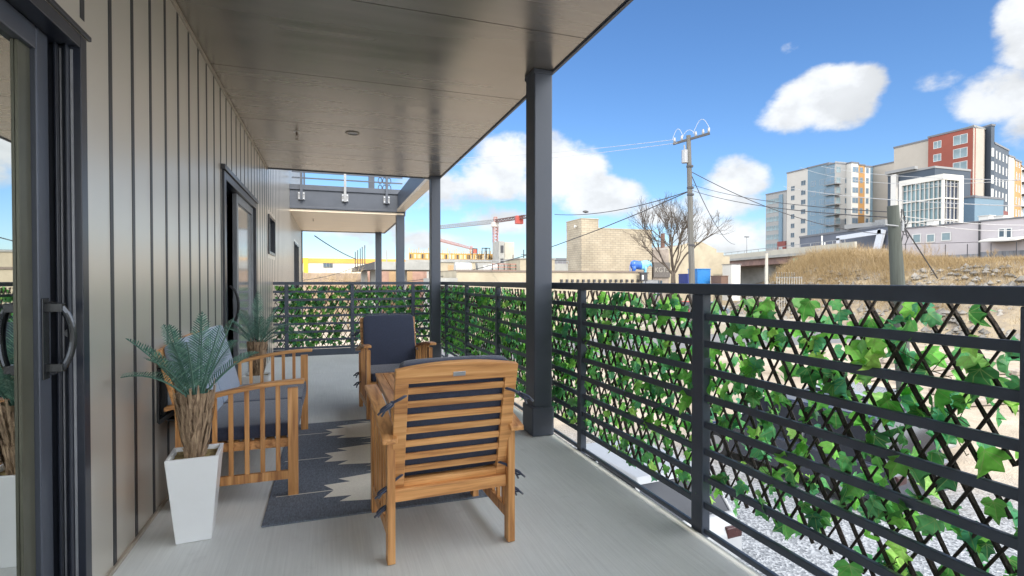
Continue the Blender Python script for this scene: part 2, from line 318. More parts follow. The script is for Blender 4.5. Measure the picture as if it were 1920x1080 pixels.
# embankment to the right, rising to the upper terrace
def hz(x, y):
    t = min(1, max(0, (x - 36 - max(0, y - 40) * .25 - .5 * math.sin(y * .4)) / 15)); s = t * t * (3 - 2 * t)
    e = min(1, max(0, (58 - y) / 11)); e = e * e * (3 - 2 * e)
    if x > 62: e = 1 if y < 62 else min(1, max(0, (x - 62) / 25 + e))
    bump_ = .9 * math.exp(-((y - 44) / 7) ** 2) * math.exp(-((x - 53) / 7) ** 2)
    return GZ - .3 + (6.2 * s) * e + bump_ * s
hb = MB(); nx, ny = 60, 90
xs = [34 + (i / nx) ** 1.7 * 420 for i in range(nx + 1)]; ys = [-60 + j * 4.2 for j in range(ny + 1)]
for y in ys:
    for x in xs: hb.v.append((x, y, hz(x, y) + .12 * math.sin(x * 1.3 + y * .9) * (x < 60)))
for j in range(ny):
    for i in range(nx): a = j * (nx + 1) + i; hb.f.append((a, a + 1, a + nx + 2, a + nx + 1)); hb.m.append(0)
struct(hb.build('hill', mat('dry_bank_soil', (.50, .40, .26), .95, scale=.9, c2=(.24, .20, .16), bump=.6, bscale=6, detail=9), smooth=True))

# deck floor: slabs of brushed concrete with control joints
d = MB(); js = [-6.0, -3.2, -.4, 5.62, 7.6, 9.45]
for a, b in zip(js, js[1:]): d.box(XW, XD, a + .003, b - .003, -.2, 0)
d.box(XW, XD - .004, -6, 9.44, -.32, -.012)
o = struct(d.build('deck_floor', conc, bevel=.004))

# ceiling panels with joints and the fascia trim round them
c = MB(); cj = [-6, -4.9, -3.5, -2.1, -.7, .65, 2.0, 3.36, 4.69, 6.13, 7.5, 8.72]
for a, b in zip(cj, cj[1:]): c.box(XW, 1.69, a + .004, b - .004, ZC, ZC + .02)
struct(c.build('ceiling', soff))
c = MB(); c.box(XW, 1.70, -6, 8.73, ZC + .024, ZC + .36)
c.box(1.703, 1.725, -6, 8.755, ZC - .012, ZC + .38); c.box(XW, 1.703, 8.733, 8.755, ZC - .012, ZC + .38)
c.box(1.694, 1.7, -6, 8.72, ZC - .004, ZC + .02)
o = c.build('ceiling_fascia', slate); struct(o)

# ================================================================== CLAD WALL with doors and windows
wall = thing('house_wall', 'taupe metal clad house wall with dark upright joints along the left of the balcony', 'wall')
OP = [(.30, 2.46, .03, 2.17), (5.22, 7.38, .03, 2.22), (8.85, 9.78, 1.66, 2.27), (15.0, 16.9, .1, 2.28)]
w = MB(); T = .16; ytop = 6.4; y = -6.0
for (a, b, z0, z1) in OP:
    w.box(XW - T, XW, y, a, -3.0, ytop); w.box(XW - T, XW, a, b, -3.0, z0); w.box(XW - T, XW, a, b, z1, ytop); y = b
w.box(XW - T, XW, y, 18.9, -3.0, ytop)
w.box(-7, XW - T, 18.7, 18.9, -3, ytop); w.box(-7, XW - T, -6, -5.8, -3, ytop); w.box(-7, XW - T, -6, 18.9, ytop, ytop + .2); w.box(-7, -6.8, -5.8, 18.7, -3, ytop)
w.build('cladding', clad, wall)
w = MB(); yy = 2.71 - .271 * 31
while yy < 18.8:
    segs = [(.02, ytop)]
    for (a, b, z0, z1) in OP:
        if a - .07 < yy < b + .07: segs = [(.02, z0 - .06), (z1 + .075, ytop)] if z0 > .3 else [(z1 + .075, ytop)]
    for z0, z1 in segs:
        if z1 < ZC or yy > 8.8: w.box(XW, XW + .002, yy, yy + .036, z0, z1)
        else: w.box(XW, XW + .002, yy, yy + .036, z0, ZC - .03)
        if z1 > ZC and yy <= 8.8: w.box(XW, XW + .002, yy, yy + .036, ZC + .4, z1)
    yy += .271
w.build('joint_strips', rib, wall)
w = MB(); w.box(XW, XW + .016, -6, 8.72, ZC - .028, ZC - .002); w.box(XW, XW + .012, 2.56, 5.1, 0.001, .02)
w.build('edge_trim', mat('trim_taupe', (.42, .37, .31), .45, .3), wall)
w = MB(); w.box(XW - .12, XW + .03, 18.9, 18.96, -3, ytop); w.build('corner_trim', slate, wall)

# near sliding door
dr = MB(); a, b, z0, z1 = OP[0]
dr.box(XW - .14, XW + .012, b - .05, b - .001, z0, z1 - .001); dr.box(XW - .14, XW + .012, a, b - .05, z1 - .05, z1 - .001)
dr.box(XW - .14, XW + .018, a, b, z0 - .028, z0); dr.box(XW - .14, XW + .012, a + .001, a + .05, z0, z1 - .05)
dr.box(XW + .001, XW + .012, a - .06, b + .05, z1 + .012, z1 + .03)   # drip cap
dr.box(XW + .001, XW + .006, b + .002, b + .02, z0, z1 + .004)
# recessed tracks in the jamb
for i, xx in enumerate((.125, .095, .062, .03)): dr.box(XW - xx, XW - xx + .008, b - .075, b - .05, z0, z1 - .05)
fr = sub(dr.build('sliding_door', blackgloss, wall, bevel=.002))
dl = MB(); dl.box(XW - .125, XW - .11, b - .078, b - .05, z0, z1 - .05); dl.box(XW - .052, XW - .047, b - .053, b - .05, z0, z1 - .06); dl.box(XW - .02, XW - .012, b - .053, b - .05, z0, z1 - .06)
dl.build('weather_strip', mat('grey_seal', (.35, .36, .39), .4, .5), fr)
st = MB(); X0 = XW - .105; X1 = XW - .055
st.box(X0, X1, 2.25, 2.33, z0 + .002, z1 - .052); st.box(X0, X1, a + .06, 2.25, z1 - .13, z1 - .052); st.box(X0, X1, a + .06, 2.25, z0 + .002, z0 + .1); st.box(X0, X1, .36, .44, z0 + .1, z1 - .15)
st.build('leaf_frame', mat('graphite_frame', (.075, .085, .11), .33, .3, .1, 6, stretch=(1, 1, .3)), fr, bevel=.004)
st = MB(); st.box(X0 + .023, X0 + .032, 2.175, 2.249, z0 + .1, z1 - .13); st.build('glazing_bead', mat('bronze_bead', (.10, .10, .075), .4, .3), fr)
st = MB(); st.box(X0 + .01, X0 + .022, .44, 2.249, z0 + .1, z1 - .13); st.build('pane', glass, fr)
hn = MB(); pts = []
for i in range(15):
    t = i / 14; zz = 1.172 - t * .245; pts.append((X1 + .014 + .06 * math.sin(math.pi * t) ** .35, 2.285 + .016 * math.sin(math.pi * t), zz))
hn.tube(pts, .0125, 12)
hn.box(X1, X1 + .055, 2.27, 2.30, 1.14, 1.172); hn.box(X1, X1 + .055, 2.27, 2.30, .93, .96); hn.box(X1, X1 + .005, 2.262, 2.308, .905, 1.19)
hn.build('handle', mat('handle_metal', (.07, .075, .085), .2, .8), fr, bevel=.003, smooth=False)
lk = MB(); lk.tube([(XW - .03, 2.408, 1.055), (XW - .03, 2.395, 1.055)], [.017, .013], 16); lk.tube([(XW - .03, 2.395, 1.055), (XW - .03, 2.388, 1.055)], .006, 8)
lk.build('lock_bolt', steel, fr)
# far sliding door
dr = MB(); a, b, z0, z1 = OP[1]
dr.box(XW - .14, XW + .02, a + .001, a + .09, z0, z1 - .001); dr.box(XW - .14, XW + .02, b - .07, b - .001, z0, z1 - .001); dr.box(XW - .14, XW + .02, a + .09, b - .07, z1 - .07, z1 - .001)
dr.box(XW + .001, XW + .035, a - .05, b + .05, z1 + .004, z1 + .045); dr.box(XW - .14, XW + .02, a, b, z0 - .028, z0)
dr.box(XW - .12, XW - .06, a + .36, a + .46, z0, z1 - .07)
fr = sub(dr.build('sliding_door', blackgloss, wall, bevel=.003))
st = MB(); st.box(XW - .055, XW - .01, 6.08, 6.16, z0 + .003, z1 - .073); st.box(XW - .055, XW - .01, 7.2, 7.3, z0 + .003, z1 - .073); st.box(XW - .055, XW - .01, 6.16, 7.2, z1 - .16, z1 - .073); st.box(XW - .055, XW - .01, 6.16, 7.2, z0 + .003, z0 + .1)
st.build('leaf_frame', mat('grey_leaf_frame', (.20, .21, .23), .35, .4), fr, bevel=.004)
st = MB(); st.box(XW - .04, XW - .03, 6.16, 7.2, z0 + .1, z1 - .16); st.build('pane', blind, fr)
st = MB(); st.box(XW - .11, XW - .1, a + .09, 6.08, z0, z1 - .07); st.build('pane', mat('dark_pane', (.02, .025, .045), .05, spec=.8), fr)
hn = MB(); pts = [(XW - .01 + .075 * math.sin(math.pi * t / 10) ** .5, 5.62, 1.2 - .38 * t / 10) for t in range(11)]
hn.tube(pts, .012, 6); hn.build('handle', black, fr)
# windows
for k, (a, b, z0, z1) in enumerate(OP[2:]):
    f = MB(); f.box(XW - .1, XW + .02, a + .001, a + .045, z0 + .001, z1 - .001); f.box(XW - .1, XW + .02, b - .045, b - .001, z0 + .001, z1 - .001)
    f.box(XW - .1, XW + .02, a + .045, b - .045, z1 - .045, z1 - .001); f.box(XW - .1, XW + .02, a + .045, b - .045, z0 + .001, z0 + .045)
    if k: f.box(XW - .1, XW + .02, (a + b) / 2 - .03, (a + b) / 2 + .03, z0 + .045, z1 - .045)
    fo = sub(f.build('window', blackgloss, wall))
    p = MB(); p.box(XW - .06, XW - .05, a + .045, b - .045, z0 + .045, z1 - .045); p.build('pane', blind if k == 0 else glass, fo)

# outdoor outlet cover on the wall
ob = thing('outlet_cover', 'black framed weatherproof outlet cover on the wall behind the near palm', 'outlet cover', (XW, 3.5, .66))
m_ = MB()
for (p, q) in (((.0, -.16, .10), (.10, -.10, .12)), ((.10, -.10, .12), (.10, .12, .12)), ((.0, -.16, -.18), (.10, -.10, -.12)), ((.10, -.10, -.12), (.10, .12, -.12)), ((.10, -.10, .12), (.10, -.10, -.12)), ((.10, .12, .12), (.10, .12, -.12)), ((0, -.16, .10), (0, -.16, -.18))):
    m_.bar(p, q, .024, .024)
m_.build('frame', black, ob, bevel=.004)
m_ = MB(); m_.box(.03, .092, -.09, .11, -.105, .105); m_.build('cover', mat('clear_grey_cover', (.55, .62, .70), .2), ob, bevel=.006)
m_ = MB(); m_.box(.0, .03, -.11, .12, -.16, .13); m_.build('back_box', black, ob)
m_ = MB(); m_.box(.02, .16, -.06, .06, -.2, -.19); m_.build('shelf_lip', black, ob)

# ceiling fixtures
def sprinkler(x, y, lab):
    t = thing('sprinkler_head', lab, 'sprinkler', (x, y, ZC), group='sprinkler heads in the ceilings')
    m = MB(); m.cyl((0, 0), .035, -.008, -.001, 20); m.build('escutcheon', steel, t)
    m = MB(); m.cyl((0, 0), .012, -.045, -.008, 10); m.bar((-.014, 0, -.045), (-.004, 0, -.085), .005, .005); m.bar((.014, 0, -.045), (.004, 0, -.085), .005, .005); m.cyl((0, 0), .019, -.09, -.085, 12); m.build('nozzle', mat('dark_brass', (.16, .13, .10), .4, .7), t)
def downlight(x, y, lab, zc=ZC):
    t = thing('recessed_light', lab, 'ceiling light', (x, y, zc), group='recessed lights in the ceilings')
    m = MB(); n = 24; 
    for rr, zz in ((.082, -.001), (.078, -.008), (.06, -.008), (.055, -.002)):
        m.v += [(rr * math.cos(6.2832 * j / n), rr * math.sin(6.2832 * j / n), zz) for j in range(n)]
    for k in range(3):
        for j in range(n): m.f.append((k * n + j, k * n + (j + 1) % n, (k + 1) * n + (j + 1) % n, (k + 1) * n + j)); m.m.append(0)
    m.build('ring', mat('ring_bronze', (.2, .17, .14), .35, .5), t)
    m = MB(); m.cyl((0, 0), .055, -.004, -.0015, 20); m.build('lens', mat('dark_lens', (.05, .05, .05), .15), t)
sprinkler(-.35, 6.5, 'pale sprinkler head hanging from the near bronze ceiling')
downlight(.25, 6.36, 'round recessed light beside the sprinkler in the near ceiling')
sprinkler(-.42, 15.2, 'small dark sprinkler head under the far tan ceiling'); 
downlight(.1, 15.0, 'recessed light nearer the blue beam in the far tan ceiling')
downlight(.05, 17.8, 'recessed light at the far edge of the tan ceiling')
downlight(.25, .9, 'round recessed light in the ceiling above the camera position')

# columns
def column(x0, x1, y0, y1, z1, lab, base=True, z0=0):
    t = thing('column', lab, 'column', ((x0 + x1) / 2, (y0 + y1) / 2, z0), group='square slate columns along the balcony edge')
    hx = (x1 - x0) / 2; hy = (y1 - y0) / 2
    m = MB(); m.box(-hx, hx, -hy, hy, .001, z1 - z0 - .001)
    for s in (-1, 1): m.box(-hx - .004, hx + .004, s * hy - (.012 if s > 0 else -.0), s * hy + (.004 if s > 0 else .012) - (.004 if s < 0 else 0), .2, z1 - z0 - .04) if False else None
    m.build('shaft', slate, t, bevel=.008)
    m = MB(); e = .022
    if base: m.box(-hx - e, hx + e - .012, -hy - e, hy + e, .001, .235); m.build('base_wrap', slate, t, bevel=.012)
    m = MB(); m.box(-hx - .008, hx + .004, -hy - .008, hy + .008, z1 - z0 - .035, z1 - z0 - .002); m.build('top_collar', slate, t, bevel=.004)
column(1.545, 1.70, 3.96, 4.16, ZC, 'nearest slate column with wrapped base rising behind the wooden armchair')
column(1.545, 1.70, 8.74 - .2, 8.72, ZC, 'second slate column in the far corner beside the navy armchair')
column(1.58, 1.78, 13.55, 13.75, 2.96, 'third slate column under the corner of the blue beam', False, -3)
column(1.46, 1.66, 18.5, 18.7, 2.9, 'farthest and thinnest slate column under the far tan ceiling', False, -3)

# neighbouring balcony beyond the gap
nb = thing('neighbour_balcony', 'next balcony with slate beam, tan underside and bolted railing posts', 'balcony', (.4, 13.5, ZC))
m = MB(); m.box(XW, 1.8, 13.5, 13.53, ZC + .02, 3.42); m.box(XW, 1.8, 13.46, 13.5, 3.40, 3.52); m.box(XW, 1.8, 13.485, 13.5, ZC + .02, ZC + .07); m.build('beam', slate, nb, world=True, bevel=.004)
m = MB(); m.box(XW, 1.76, 13.54, 18.75, 2.90, 2.95); m.box(XW, 1.80, 18.75, 18.8, 2.86, 3.3) if False else None; m.build('soffit', soff2, nb, world=True)
m = MB(); m.box(XW, 1.74, 13.54, 18.7, 2.955, 3.38); m.box(1.76, 1.80, 13.53, 18.8, 2.88, 3.4); m.box(XW, 1.76, 18.76, 18.8, 2.88, 3.4); m.build('slab', slate, nb, world=True)
m = MB(); m.box(1.60, 1.78, 8.76, 13.45, ZC + .10, 3.42); m.build('side_beam', mat('side_beam_paint', (.06, .08, .12), .35, var=.08), nb, world=True)
m = MB(); m.box(1.585, 1.77, 8.76, 13.45, ZC + .03, ZC + .099); m.build('side_beam_underside', soff2, nb, world=True)
for xx in (-.63, .35, 1.33):
    m = MB(); m.box(xx - .028, xx + .028, 13.40, 13.45, 3.15, 4.5); p = sub(m.build('railing_post', galv if xx == .35 else slate, nb, world=True))
    m = MB(); m.box(xx - .075, xx + .075, 13.450, 13.482, 3.16, 3.34)
    m.build('bracket', galv, p)
    m = MB()
    for sx in (-.052, .052):
        for zz in (3.19, 3.31): m.tube([(xx + sx, 13.45, zz), (xx + sx, 13.425, zz)], .014, 8)
    m.build('bolts', steel, p)
for zz in (3.66, 3.80, 3.94, 4.08, 4.22, 4.36, 4.5):
    m = MB(); m.box(XW + .05, 1.72, 13.46, 13.485, zz, zz + .03); m.build('rail', slate, nb, world=True)
for (xa, xb, ya, yb, zt_) in ((-.765, -.715, 17.5, 17.55, 5.2), (1.235, 1.285, 17.5, 17.55, 5.2), (.98, 1.13, 14.6, 14.75, 5.8)): m = MB(); m.box(xa, xb, ya, yb, 3.4, zt_); m.build('upper_post', slate, nb, world=True)
for kx in (1.30, 1.42, 1.54):
    m = MB()
    for zz in (3.78, 3.98, 4.18): m.tube([(kx + .05 * math.cos(t * .63), 14.9, zz + .085 * math.sin(t * .63)) for t in range(11)], .013, 5)
    m.build('ring_ornament', slate, nb, world=True)

# ================================================================== RAILINGS
XR0, XR1 = 1.738, 1.782
RZ = [1.088 - .1335 * i for i in range(9)]
sr = thing('balcony_railing', 'long dark steel side railing running away on the right with ivy trellis behind it', 'railing', (1.76, 3, 0))
m = MB(); m.box(XR0 - .012, XR1 + .012, -5.9, 9.42, 1.183, 1.236); m.build('top_rail', slate2, sr, world=True, bevel=.004)
for i, z in enumerate(RZ):
    m = MB(); m.box(XR0 + .012, XR1 - .012, -5.9, 9.42, z - .033, z) if i < 8 else m.box(XR0 + .012, XR1 - .012, -5.9, 9.42, z - .026, z); m.build('rail', slate2, sr, world=True, bevel=.003)
for y in (-4.7, -3.3, -1.9, -.53, .84, 2.17, 3.52, 5.60, 7.02, 8.36):
    m = MB(); m.box(XR0, XR1 + .004, y, y + (.085 if y == 2.17 else .06), -.03, 1.182); m.build('post', slate2, sr, world=True, bevel=.004)
er = thing('balcony_railing', 'dark steel end railing crossing the far end of the balcony behind the navy chair', 'railing', (.4, 9.45, 0))
m = MB(); m.box(XW + .01, XR0 - .014, 9.43, 9.48, 1.183, 1.232); m.build('top_rail', slate2, er, world=True, bevel=.004)
for i, z in enumerate(RZ):
    m = MB(); m.box(XW + .01, XR0, 9.445, 9.465, z - .038, z) if i < 8 else m.box(XW + .01, XR0, 9.445, 9.465, z - .03, z + .09); m.build('rail', slate2, er, world=True)
for x in (-.68, .355, 1.385, XR0):
    m = MB(); m.box(x - .03, x + .03, 9.43, 9.48, 0.0, 1.182) if x < 1.7 else m.box(x, x + .045, 9.43, 9.48, 0, 1.182); m.build('post', slate2, er, world=True, bevel=.004)
m = MB(); m.box(1.742, 1.775, 9.0, 9.06, -3, 2.9) if False else None

# ================================================================== IVY TRELLIS
IVY = leafmat('ivy_leaf', [(.07, .26, .07), (.18, .56, .10), (.12, .42, .24), (.30, .72, .12), (.05, .19, .10), (.23, .64, .10), (.48, .80, .18), (.10, .38, .22), (.17, .54, .18), (.04, .15, .06)], .68)
rodm = mat('willow_rod', (.030, .022, .018), .8, var=.5, scale=30, bump=.6, bscale=120)
LO = [(0, .0), (.16, -.13), (.36, -.06), (.50, .14), (.33, .27), (.40, .52), (.42, .62), (.22, .58), (.12, .80), (0, 1.05)]
def leaf(mb, p, nrm, down, s, rl=rnd):
    """one five lobed leaf: p stalk point, down the tip direction"""
    nrm = nrm.normalized(); down = (down - nrm * down.dot(nrm)).normalized(); sx = nrm.cross(down)
    kw = rl.uniform(.9, 1.25); fold = rl.uniform(.05, .7); curl = rl.uniform(-.6, .9); wav = rl.uniform(.0, .14); wp_ = rl.uniform(0, 6)
    o = len(mb.v); out = [(-x, y) for x, y in LO[1:-1]][::-1]
    ring = LO[:-1] + [LO[-1]] + out
    mids = [(0, .05), (0, .35), (0, .7)]
    pts2 = ring + mids
    for x, y in pts2:
        q = p + sx * (x * kw * s) + down * (y * s) + nrm * ((-abs(x) * fold - curl * (y - .3) ** 2 + wav * math.sin(9 * y + 7 * x + wp_)) * s)
        mb.v.append(tuple(q)); mb.uv.append((x * .9 + .5, max(0, min(1, (y + .15) / 1.25))))
    n = len(ring); L_ = lambda i: o + i
    # right half ring idx 0..9, left half 9..n-1,0
    def half(seq):
        tri = []
        for a, b in zip(seq, seq[1:]):
            y = (pts2[a][1] + pts2[b][1]) / 2; k = 0 if y < .2 else (1 if y < .56 else 2); tri.append((a, b, n + k))
        return tri
    seq1 = list(range(0, 10)); seq2 = list(range(9, n)) + [0]
    for s_ in (seq1, seq2):
        for a, b, k in half(s_): mb.f.append((L_(a), L_(b), L_(k))); mb.m.append(0)
        for i in range(len(s_) - 2):
            k0 = half(s_[i:i + 2])[0][2]; k1 = half(s_[i + 1:i + 3])[0][2]
            if k0 != k1: mb.f.append((L_(s_[i + 1]), L_(k1), L_(k0)) if k1 > k0 else (L_(s_[i + 1]), L_(k1), L_(k0))); mb.m.append(0)

def trellis(a, b, zb, zt, axis, off, lab, dens=265, smin=.046, smax=.092, loc=None):
    """expanding willow trellis from a to b along axis ('y' or 'x'), plane at off"""
    P = (lambda s, z, d: Vector((off + d, s, z))) if axis == 'y' else (lambda s, z, d: Vector((s, off + d, z)))
    outn = Vector((-1, 0, 0)) if axis == 'y' else Vector((0, -1, 0))
    t = thing('ivy_trellis', lab, 'ivy trellis', P((a + b) / 2, zb, 0), group='ivy trellis panels tied to the railings')
    m = MB(); dx = .0875; H = zt - zb; run = H / 1.74
    k = a - run
    while k < b:
        for sgn, dd, rr in ((1, .007, .0082), (-1, -.007, .0052)):
            s0 = k; s1 = k + run; z0, z1 = (zb, zt) if sgn > 0 else (zt, zb)
            lo_, hi_ = max(s0, a), min(s1, b)
            if hi_ - lo_ < .03: continue
            f0 = (lo_ - s0) / run; f1 = (hi_ - s0) / run; za = z0 + (z1 - z0) * f0; zz = z0 + (z1 - z0) * f1
            j = rnd.uniform(-.006, .006); ext = rnd.uniform(0, .02)
            pts = [P(lo_ + j + (hi_ - lo_) * q / 5, za + (zz - za) * q / 5 + (ext if (q == 5) == (sgn > 0) and q in (0, 5) else 0) * 0, dd + rnd.uniform(-.003, .003)) for q in range(6)]
            r_ = rr * rnd.uniform(.8, 1.25); m.tube(pts, [r_ * rnd.uniform(.85, 1.15) for _ in pts], 5)
        k += dx
    lv = MB(); lv.uv = []; n = int((b - a) * H * dens)
    for _ in range(n):
        s = rnd.uniform(a, b); z = zb + H * rnd.random() ** .92; z = min(z, zt - .01)
        side = -1 if rnd.random() < .42 else 1
        p = P(s, z, side * rnd.uniform(.012, .05) if axis == 'y' else side * rnd.uniform(.01, .04))
        nv = outn * (1 if rnd.random() < .75 else -1) + Vector((rnd.gauss(0, .45), rnd.gauss(0, .45), rnd.gauss(.25, .45)))
        dn = Vector((rnd.gauss(0, .55), rnd.gauss(0, .55), -1 + rnd.gauss(0, .35)))
        leaf(lv, p, nv, dn, rnd.uniform(smin, smax))
    # stems wander along the rods
    lv.build('ivy_leaves', IVY, t, world=True)
    sm = m; st_m = mat('ivy_stem', (.07, .09, .03), .7)
    for _ in range(int((b - a) * 9)):
        s = rnd.uniform(a, b); z = rnd.uniform(zb, zt); pts = []
        for q in range(7): pts.append(P(min(b, max(a, s)), min(zt, max(zb, z)), rnd.uniform(-.02, .02))); s += rnd.uniform(-.05, .05); z += rnd.uniform(-.07, .04)
        sm.tube(pts, .0016, 4, 1)
    sm.build('lattice', [rodm, st_m], t, world=True)
trellis(-1.5, .93, .25, 1.20, 'y', 1.812, 'ivy covered trellis panel beside the camera at the right picture edge')
trellis(.95, 2.2, .20, 1.185, 'y', 1.812, 'large leaved ivy trellis panel between the two nearest railing posts')
trellis(2.21, 3.55, .10, 1.175, 'y', 1.812, 'ivy trellis panel between the second and third railing posts', 300, .048, .09)
trellis(3.56, 5.62, .13, 1.165, 'y', 1.812, 'ivy trellis panel behind the nearest slate column', 350, .05, .092)
trellis(5.63, 7.04, .14, 1.165, 'y', 1.812, 'ivy trellis panel just past the nearest slate column', 350, .05, .092)
trellis(7.05, 9.38, .14, 1.165, 'y', 1.812, 'farthest side ivy trellis panel near the corner column', 350, .05, .092)
trellis(XW + .03, .355, .15, 1.17, 'x', 9.50, 'ivy trellis panel on the left half of the end railing', 290, .06, .105)
trellis(.36, 1.72, .15, 1.17, 'x', 9.50, 'ivy trellis panel on the right half of the end railing behind the navy chair', 290, .06, .105)

# ================================================================== FURNITURE
def side_frame(root, x, W, D0=-.31, D1=.31, nsp=6, arm_w=.066, rear_z=.53):
    """legs, arm and spindles of one side at local x"""
    s = 1 if x > 0 else -1
    zf = .64; zr = rear_z
    m = MB(); m.box(x - .0175, x + .0175, D0, D0 + .055, 0, zr + .005); m.build('leg', WZ, root, bevel=.003)
    m = MB(); m.box(x - .0175, x + .0175, D1 - .055, D1, 0, zf - .012); m.build('leg', WZ, root, bevel=.003)
    # curved arm
    m = MB(); n = 12; P = []
    for i in range(n + 1):
        t = i / n; y = D0 - .045 + t * (D1 - D0 + .08); z = zr + .012 + (zf - zr) * math.sin(t * math.pi / 2 * 1.02) ** 1.0; P.append((y, z))
    ax = x + s * .012
    for (y, z) in P:
        for (a, b) in ((-arm_w / 2, 0), (arm_w / 2, 0), (arm_w / 2, .024), (-arm_w / 2, .024)): m.v.append((ax + a, y, z + b))
    for i in range(n):
        o = i * 4
        for j in range(4): m.f.append((o + j, o + (j + 1) % 4, o + 4 + (j + 1) % 4, o + 4 + j)); m.m.append(0)
    m.f += [(3, 2, 1, 0), (n * 4, n * 4 + 1, n * 4 + 2, n * 4 + 3)]; m.m += [0, 0]
    m.build('armrest', WY, root, bevel=.005)
    def armz(y): t = (y - D0 + .045) / (D1 - D0 + .08); return zr + .012 + (zf - zr) * math.sin(t * math.pi / 2 * 1.02)
    m = MB(); m.box(x - .012, x + .012, D0 + .055, D1 - .055, .10, .15); 
    for i in range(nsp):
        y = D0 + .055 + (i + .65) * (D1 - D0 - .11) / (nsp + .3); m.box(x - .009, x + .009, y - .012, y + .012, .15, armz(y) + .002)
    m.build('side_slats', WZ, root, bevel=.002)

def soft_box(x0, x1, y0, y1, z0, z1, puff=.012, r=.02, n=7):
    """cushion: subdivided box with pillowed faces"""
    m = MB(); cx, cy, cz = (x0 + x1) / 2, (y0 + y1) / 2, (z0 + z1) / 2; hx, hy, hz_ = (x1 - x0) / 2, (y1 - y0) / 2, (z1 - z0) / 2
    idx = {}
    def vert(i, j, k):
        key = (i, j, k)
        if key in idx: return idx[key]
        u, v_, w_ = 2 * i / n - 1, 2 * j / n - 1, 2 * k / n - 1
        q = Vector((u * hx, v_ * hy, w_ * hz_))
        if abs(u) == 1: q.x += u * puff * (1 - v_ ** 2) * (1 - w_ ** 2)
        if abs(v_) == 1: q.y += v_ * puff * (1 - u ** 2) * (1 - w_ ** 2)
        if abs(w_) == 1: q.z += w_ * puff * (1 - u ** 2) * (1 - v_ ** 2)
        # rounded corners
        q.x *= 1 - .012 * (abs(v_) ** 6 + abs(w_) ** 6); q.y *= 1 - .012 * (abs(u) ** 6 + abs(w_) ** 6); q.z *= 1 - .03 * (abs(u) ** 6 + abs(v_) ** 6)
        idx[key] = len(m.v); m.v.append((cx + q.x, cy + q.y, cz + q.z)); return idx[key]
    for a in range(n):
        for b in range(n):
            for f in (((a, b, 0), (a, b + 1, 0), (a + 1, b + 1, 0), (a + 1, b, 0)), ((a, b, n), (a + 1, b, n), (a + 1, b + 1, n), (a, b + 1, n)),
                      ((a, 0, b), (a + 1, 0, b), (a + 1, 0, b + 1), (a, 0, b + 1)), ((a, n, b), (a, n, b + 1), (a + 1, n, b + 1), (a + 1, n, b)),
                      ((0, a, b), (0, a, b + 1), (0, a + 1, b + 1), (0, a + 1, b)), ((n, a, b), (n, a + 1, b), (n, a + 1, b + 1), (n, a, b + 1))):
                m.f.append(tuple(vert(*q) for q in f)); m.m.append(0)
    return m

